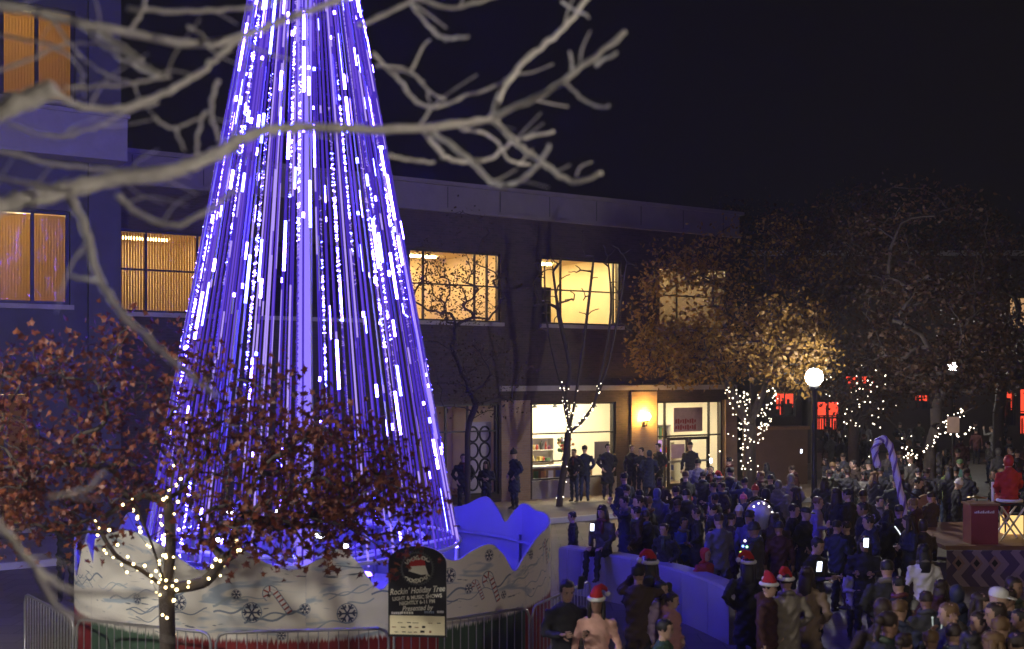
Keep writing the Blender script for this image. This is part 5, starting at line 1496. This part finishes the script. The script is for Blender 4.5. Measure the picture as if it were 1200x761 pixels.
# phones
def phone(p, rz, label, lit=True, tilt=.2):
    t = empty('phone', p, rz); tag(t, label, 'phone')
    q = MB(); q.box(-.038, .038, -.005, .005, -.075, .075); q.build('case', M_phone, t)
    q = MB(); q.box(-.034, .034, -.0085, -.0055, -.068, .068); q.build('screen', E_screen if lit else M_phone, t)
    t.rotation_euler = (tilt, 0, rz)
phone(P(694, 618, 20.35), 0, 'lit phone held by the person sitting on the blue wall')
phone(P(960, 664, 14.9), .2, 'bright phone held by the person in black')
phone(P(1015, 636, 16.4), -.2, 'bright phone lighting the person on the open paving')
phone(P(735, 606, 27), .4, 'lit phone held up in the blue light behind the wall')
phone(P(833, 540, 30.6), 0, 'bright white phone flash before the shop')
phone(P(681, 683, 12.2), .5, 'phone in the hands of the man left of the pink sweater', False)
phone(P(939, 529, 38), .1, 'tiny lit phone in the crowd by the lamp post')

# ------------------------------------------------------------------ curved low wall lit blue
wl = empty('low_wall', (0, 0, 0)); tag(wl, 'curved low white wall glowing blue in front of the crowd', 'wall')
cp = [Vector(p) for p in catmull([np.array((q_.x, q_.y, 0)) for q_ in WALLP], 8)]
hw_ = .88
n = len(cp); per = 6
for s0 in range(0, n - 1, 4):
    seg = cp[s0:min(s0 + 5, n)]
    vs = []; fs = []
    for i, p in enumerate(seg):
        gi = s0 + i
        t = (cp[min(gi + 1, n - 1)] - cp[max(gi - 1, 0)]).normalized(); nn = Vector((t.y, -t.x, 0)) * .2
        e = .006 if i == 0 else (-.006 if i == len(seg) - 1 else 0)
        p = p + t * e
        hh = hw_ - (.10 if gi == n - 1 else (.03 if gi == n - 2 else 0))
        for sgn, z, k in ((1, .006, 1), (1, hh - .03, 1), (1, hh, .85), (-1, hh, .85), (-1, hh - .03, 1), (-1, .006, 1)):
            vs.append(p + nn * sgn * k + Vector((0, 0, z)))
    for i in range(len(seg) - 1):
        for k in range(5): fs.append((i * 6 + k, (i + 1) * 6 + k, (i + 1) * 6 + k + 1, i * 6 + k + 1))
    fs.append((0, 1, 2, 3, 4, 5)); e = (len(seg) - 1) * 6; fs.append((e + 5, e + 4, e + 3, e + 2, e + 1, e))
    mesh_obj('wall_block', vs, fs, pmat('white_wall', (.32, .32, .36), .7, .07, 2, .15), wl)

# ------------------------------------------------------------------ candy cane
cc = P(1058, 600, 25.5); t = empty('candy_cane', (cc.x, cc.y, 0)); tag(t, 'giant candy cane leaning over the crowd, violet tree light painted into its colours', 'candy cane')
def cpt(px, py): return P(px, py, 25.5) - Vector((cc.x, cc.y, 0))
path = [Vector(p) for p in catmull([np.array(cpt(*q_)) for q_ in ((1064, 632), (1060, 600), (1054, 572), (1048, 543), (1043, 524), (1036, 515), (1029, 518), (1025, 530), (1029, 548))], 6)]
q = MB(); q.tube(path, .075, 10); q.build('cane', pmat('cane_painted_blue_light', (.62, .60, .85), .5, .06), t, True)  # blue-violet light of the tree is mixed into the pale colour
b = MB(); m = len(path)
for k in range(m - 1):
    for j in range(2):
        f = (k + j * .0) ; 
pts = []
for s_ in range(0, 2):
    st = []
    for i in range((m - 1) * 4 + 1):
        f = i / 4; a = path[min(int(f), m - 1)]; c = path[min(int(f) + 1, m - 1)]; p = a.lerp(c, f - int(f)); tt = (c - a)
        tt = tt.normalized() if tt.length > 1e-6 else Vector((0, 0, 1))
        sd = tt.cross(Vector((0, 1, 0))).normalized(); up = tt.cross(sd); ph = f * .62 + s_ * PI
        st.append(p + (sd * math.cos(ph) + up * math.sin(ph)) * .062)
    b = MB(); b.tube(st, .032, 6); b.build('stripe', pmat('stripe_painted_blue_light', (.16, .10, .42), .5), t, True)  # stripe colour also has the tree's violet light painted in

# ------------------------------------------------------------------ light-up balloon, LED necklace, antennae
bp = P(890, 607, 20.4); t = empty('light_up_balloon', bp); tag(t, 'clear round balloon ringed with white and pink LEDs', 'balloon')
q = MB(); q.ball((0, 0, 0), (.30, .30, .36), 16, 12); q.build('skin', glassmat('balloon_film', (.80, .80, .98)), t, True)
q = MB(); q.ball((0, .02, 0), (.25, .25, .31), 14, 10); q.build('inner_skin', pmat('balloon_white', (.45, .45, .62), .35), t, True)
cl = [emat('led_pinkish', (1, .35, .6), 5), emat('led_warm', (1, .85, .7), 5)]
for k in range(14):
    a = 2 * PI * k / 14; q = MB(); q.ball((.22 * math.cos(a) - .02, -.24, .30 * math.sin(a)), .017, 6, 4); q.build('led', cl[0] if math.sin(a) < -.3 else cl[1], t)
q = MB(); q.tube([(0, 0, -.34), (.01, 0, -.9)], .008, 5); q.build('stick', M_white, t)
nk = P(873, 645, 16.6); t = empty('led_necklace', nk); tag(t, 'green, yellow and pink LED beads glowing above the santa hat', 'necklace')
for k, (dx, dz, c) in enumerate(((0, .14, (1, .9, .8)), (-.03, .06, (.3, .5, 1)), (.03, .05, (.4, .9, .5)), (-.06, -.03, (.6, 1, .1)), (.0, -.02, (1, .8, .2)), (0, -.09, (1, .5, .3)), (.03, -.12, (1, .3, .5)))):
    q = MB(); q.ball((dx, 0, dz), .020, 6, 4); q.build('bead', emat('bead_glow', c, 3), t)
q = MB(); q.tube([(0, .02, .15), (-.04, .02, .05), (-.06, .02, -.04), (.02, .02, -.13)], .004, 4); q.build('cord', M_wire, t)
ab = P(1116, 738, 12.0); t = empty('bopper_antennae', ab); tag(t, 'pale glowing bopper antennae on a headband at the bottom edge', 'headband')
for s_, pts in ((0, [(-.09, 0, -.08), (-.12, 0, 0), (-.09, 0, .10), (.02, 0, .17)]), (1, [(-.14, .04, -.08), (-.19, .04, .0), (-.2, .04, .12)])):
    q = MB(); q.tube([Vector(p) for p in catmull([np.array(p) for p in pts], 5)], .007, 6); q.build('antenna', emat('antenna_glow', (.7, .8, .75), .55), t, True)
    q = MB(); q.ball(pts[-1], .014, 6, 5); q.build('tip', emat('antenna_glow', (.7, .8, .75), .55), t, True)
gs = P(1055, 628, 20); t = empty('glow_stick', gs); tag(t, 'curved white glow stick held low in the crowd', 'glow stick')
q = MB(); q.tube([(-.1, 0, .17), (-.03, 0, .08), (.04, 0, -.04), (.08, 0, -.16)], .012, 6); q.build('stick', emat('glow_stick_light', (.75, .8, .85), 1.6), t, True)

# ------------------------------------------------------------------ stage at the right
SD = 22.0
t = empty('stage', (P(1160, 640, SD).x, SD, 0)); tag(t, 'low stage with a chevron and diamond patterned skirt at the right edge', 'stage')
zt_ = P(1160, 640, SD).z; x0 = P(1108, 640, SD).x - t.location.x
q = MB(); q.box(x0, 4.5, 0, 3.6, zt_ - .08, zt_); q.build('deck', M_wood, t)
def skirtmat():
    m, N, L = newmat('stage_skirt')
    out = N.new('ShaderNodeOutputMaterial'); bs = N.new('ShaderNodeBsdfPrincipled'); bs.inputs['Roughness'].default_value = .9; L.new(bs.outputs[0], out.inputs[0])
    tc = N.new('ShaderNodeTexCoord'); sp = N.new('ShaderNodeSeparateXYZ'); L.new(tc.outputs['Object'], sp.inputs[0])
    def mth(op, a, b_=None):
        n_ = N.new('ShaderNodeMath'); n_.operation = op
        for i, x in enumerate((a, b_)):
            if x is None: continue
            if isinstance(x, (int, float)): n_.inputs[i].default_value = x
            else: L.new(x, n_.inputs[i])
        return n_.outputs[0]
    zig = mth('PINGPONG', mth('MULTIPLY', sp.outputs[2], 2.2), .5)
    st = mth('FRACT', mth('ADD', mth('MULTIPLY', sp.outputs[0], 2.6), zig))
    g_ = mth('GREATER_THAN', st, .55)
    mx = N.new('ShaderNodeMix'); mx.data_type = 'RGBA'; L.new(g_, mx.inputs[0]); mx.inputs[6].default_value = (.10, .07, .16, 1); mx.inputs[7].default_value = (.34, .27, .36, 1)
    L.new(mx.outputs[2], bs.inputs['Base Color']); return m
q = MB(); q.box(x0 + .02, 4.4, -.01, .0, .01, zt_ - .085); q.build('skirt', skirtmat(), t)
for k in range(3):
    cx_ = x0 + .25 + k * .36; zz = zt_ - .34
    q = MB(); q.add([(cx_, -.016, zz - .16), (cx_ + .13, -.016, zz), (cx_, -.016, zz + .16), (cx_ - .13, -.016, zz)], [(0, 1, 2, 3)]); dm_ = q.build('diamond', pmat('diamond_pale', (.34, .22, .22), .9), t)
    q = MB(); q.add([(cx_, -.02, zz - .08), (cx_ + .065, -.02, zz), (cx_, -.02, zz + .08), (cx_ - .065, -.02, zz)], [(0, 1, 2, 3)]); q.build('diamond_core', M_dark, dm_)
# red podium
pd = P(1149, 640, SD + .4); t = empty('podium', (pd.x, pd.y, zt_)); tag(t, 'dark red podium with a pale line of lettering on the stage', 'podium')
ph_ = P(1149, 589, SD + .4).z - zt_; pw = 16 / F * SD
q = MB(); q.box(-pw, pw, -.2, .2, .0, ph_ - .04); q.build('body', pmat('podium_red', (.22, .035, .05), .5, .15, 4), t)
q = MB(); q.box(-pw - .03, pw + .03, -.23, .23, ph_ - .04, ph_); q.build('top', M_wood, t)
for k in range(12):
    q = MB(); x = -pw * .75 + k * pw * .125; q.box(x, x + .022, -.204, -.201, ph_ * .76, ph_ * .76 + .03 + .012 * (k % 3)); q.build('letter', M_paper, t)
# golden disc on a stand beside it
gd = P(1145, 583, SD + .9); t = empty('cymbal_stand', (gd.x, gd.y, zt_)); tag(t, 'golden cymbal on a thin stand just behind the red podium', 'cymbal')
q = MB(); q.lathe([(0, 0), (.012, 0), (.012, gd.z - zt_), (0, gd.z - zt_)], 8); q.build('stand', M_dark, t)
for k in range(3):
    a = 2 * PI * k / 3; q = MB(); q.tube([(0, 0, .35), (.25 * math.cos(a), .25 * math.sin(a), .01)], .010, 5); q.build('leg', M_dark, t)
q = MB(); zz = gd.z - zt_; q.lathe([(.2, zz - .004), (.2, zz), (.06, zz + .012), (.05, zz + .03), (0, zz + .04), ], 20); q.build('cymbal', pmat('brass', (.60, .42, .14), .3, .15, 8, metal=.9), t, True)
# tall folding chair with crossed pale legs and the figure in red on it
ch = P(1183, 640, SD + .9); t = empty('tall_chair', (ch.x, ch.y, zt_)); tag(t, 'tall folding chair with crossed pale legs under the red coated figure', 'chair')
zs_ = P(1183, 590, SD + .9).z - zt_
q = MB(); q.box(-.26, .26, -.2, .24, zs_ - .03, zs_); q.build('seat', M_dark, t)
for s_ in (-1, 1):
    for y in (-.18, .2):
        q = MB(); q.obox((0, y, zs_ / 2 - .02), (.02, 0, 0), (0, .014, 0), (s_ * .25, 0, zs_ / 2 - .02)); q.build('leg', M_white, t)
    q = MB(); q.box(s_ * .25 - .02, s_ * .25 + .02, .2, .24, zs_, zs_ + .42); q.build('back_post', M_white, t)
q = MB(); q.box(-.25, .25, .205, .225, zs_ + .25, zs_ + .42); q.build('back_rest', M_red, t)
rp = person((ch.x, ch.y + .02, zt_ + zs_ - .80 * 1.03), 1.80, 178, 'sit', (.42, .02, .015), (.30, .02, .015), 'hood:red', 'figure in red hooded coat with white hem seated high on the stage', None, 'black', 1)
q = MB(); q.tube([(.225 * math.cos(a), .02 + .185 * math.sin(a), .86) for a in np.linspace(0, 2 * PI, 25)[:-1]], .035, 8, closed=True); q.build('fur_hem', M_fur, rp, True)
q = MB(); q.tube([(.5 * .62 * math.cos(a) * .62, .02 + .175 * math.sin(a), .99 + 0 * a) for a in np.linspace(0, 2 * PI, 25)[:-1]], .01, 6, closed=True); q.build('belt', M_hatred, rp, True)
# guitar
gt = P(1086, 590, 25.55); t = empty('guitar', gt); tag(t, 'guitar held by the musician in the blue jacket', 'guitar')
ol = [(.17 * math.cos(a) * (1 + .25 * math.cos(2 * a)), .24 * math.sin(a) * (1 - .0 * math.cos(a))) for a in np.linspace(0, 2 * PI, 25)[:-1]]
vs = [(x, -.04, z) for x, z in ol] + [(x, .04, z) for x, z in ol]; nn = len(ol)
mesh_obj('guitar_body', vs, [tuple(range(nn)), tuple(range(2 * nn - 1, nn - 1, -1))] + [(i + nn, (i + 1) % nn + nn, (i + 1) % nn, i) for i in range(nn)], M_wood, t)
q = MB(); q.box(-.022, .022, -.055, -.03, .2, .72); q.box(-.035, .035, -.055, -.035, .72, .86); q.build('neck', M_dark, t); t.rotation_euler = (0, -1.0, 0)
# folding music stand light patch: lit box at the foot of the chair
lb = P(1186, 634, SD + 1.6); t = empty('lantern_box', (lb.x, lb.y, zt_)); tag(t, 'warm glowing box standing under the tall chair', 'lantern')
q = MB(); q.box(-.2, .2, -.12, .12, 0.02, .42); q.build('glow_panel', emat('lantern_glow', (1, .62, .22), 1.3), t)
for s_ in (-1, 1):
    q = MB(); q.box(s_ * .2 - .015, s_ * .2 + .015, -.135, -.12, 0, .44); q.build('post', M_dark, t)
q = MB(); q.box(-.22, .22, -.14, .14, .421, .45); q.build('lid', M_dark, t)

# ------------------------------------------------------------------ far street
# low brown wall with timber coping behind the lamp
fwl = P(915, 545, 41); t = empty('planter_wall', (fwl.x, 41, 0), .25); tag(t, 'low brown wall with timber coping behind the lamp post', 'wall')
zz = P(915, 500, 41).z
q = MB(); q.box(-1.1, 1.1, 0, .4, 0, zz - .12); q.build('wall', pmat('brown_wall', (.14, .09, .06), .85, .25, 2, .2), t)
q = MB(); q.box(-1.16, 1.16, -.06, .46, zz - .12, zz); q.build('coping', M_wood, t)
# far building with red lit bar fronts
FD = 62.0
t = empty('far_building', (P(1050, 440, FD).x, FD, 0)); tag(t, 'far dark building with red lit ground floor bays', 'building')
def fx(px): return P(px, 440, FD).x - t.location.x
def fz(py): return P(600, py, FD).z
bays = [(908, 932, 460, 488), (957, 985, 470, 505), (990, 1030, 440, 460), (1072, 1090, 462, 480), (1170, 1190, 458, 500), (1195, 1230, 455, 510)]
hl = [(fx(a), fx(b_), max(.1, fz(d)), fz(c)) for a, b_, c, d in bays] + [(fx(1183), fx(1235), fz(386), fz(348))]
q = MB(); wall_grid(q, fx(880), fx(1500), 0, fz(300), hl, 0, .4); q.build('front_wall', pmat('far_brick', (.07, .05, .045), .9, .3, 1), t)
E_redbay = emat('red_bay_light', (1, .07, .03), 1.5)
for i, h in enumerate(hl):
    last = i == len(hl) - 1
    w_ = window(h[0], h[1], h[2], h[3], (.5,), (.5,), t, v=.1, sill=False, fw=.08)
    q = MB(); q.add([(h[0], .5, h[2]), (h[1], .5, h[2]), (h[1], .5, h[3]), (h[0], .5, h[3])], [(0, 1, 2, 3)])
    q.build('lit_blind', emat('far_window_light', (1, .55, .25), .55) if last else E_redbay, w_)
    if not last:
        q = MB()
        for k in range(9):
            x = h[0] + (h[1] - h[0]) * (k + .5) / 9; ww = rs.uniform(.03, .10); q.box(x - ww, x + ww, .3 + k * .001, .34 + k * .001, h[2], h[2] + (h[3] - h[2]) * rs.uniform(.2, .95))
        q.box(h[0], h[1], .28, .36, h[2] + (h[3] - h[2]) * .4, h[2] + (h[3] - h[2]) * .46); q.build('railing', M_dark, w_)
q = MB(); q.box(fx(880) - .1, fx(1500), -.15, .5, fz(300), fz(294)); q.build('parapet', M_stone, t)
# board on the slanting lit tree
t = empty('notice_board', P(1117, 512, 31.5)); t.location.z = 0; tag(t, 'tan square board on a post among the string lights', 'notice board')
zc_ = P(1117, 497, 31.5).z
q = MB(); q.box(-.17, .17, -.02, .02, zc_ - .25, zc_ + .2); q.build('board', pmat('tan_board', (.4, .28, .18), .8), t)
q = MB(); q.tube([(0, .03, 0), (0, .03, zc_)], .025, 6); q.build('post', M_dark, t)

# ------------------------------------------------------------------ haze box added to give the light tree a glow
q = MB(); q.box(-90, 90, -20, 110, -1.0, 21.0)
hz = q.build('haze', None); hz.data.materials.clear()
m, N, L = newmat('glow_haze'); out = N.new('ShaderNodeOutputMaterial'); pv = N.new('ShaderNodeVolumePrincipled')
pv.inputs['Density'].default_value = HAZE; pv.inputs['Color'].default_value = (.9, .9, .95, 1); pv.inputs['Anisotropy'].default_value = .3
L.new(pv.outputs[0], out.inputs['Volume']); hz.data.materials.append(m); hz['kind'] = 'stuff'
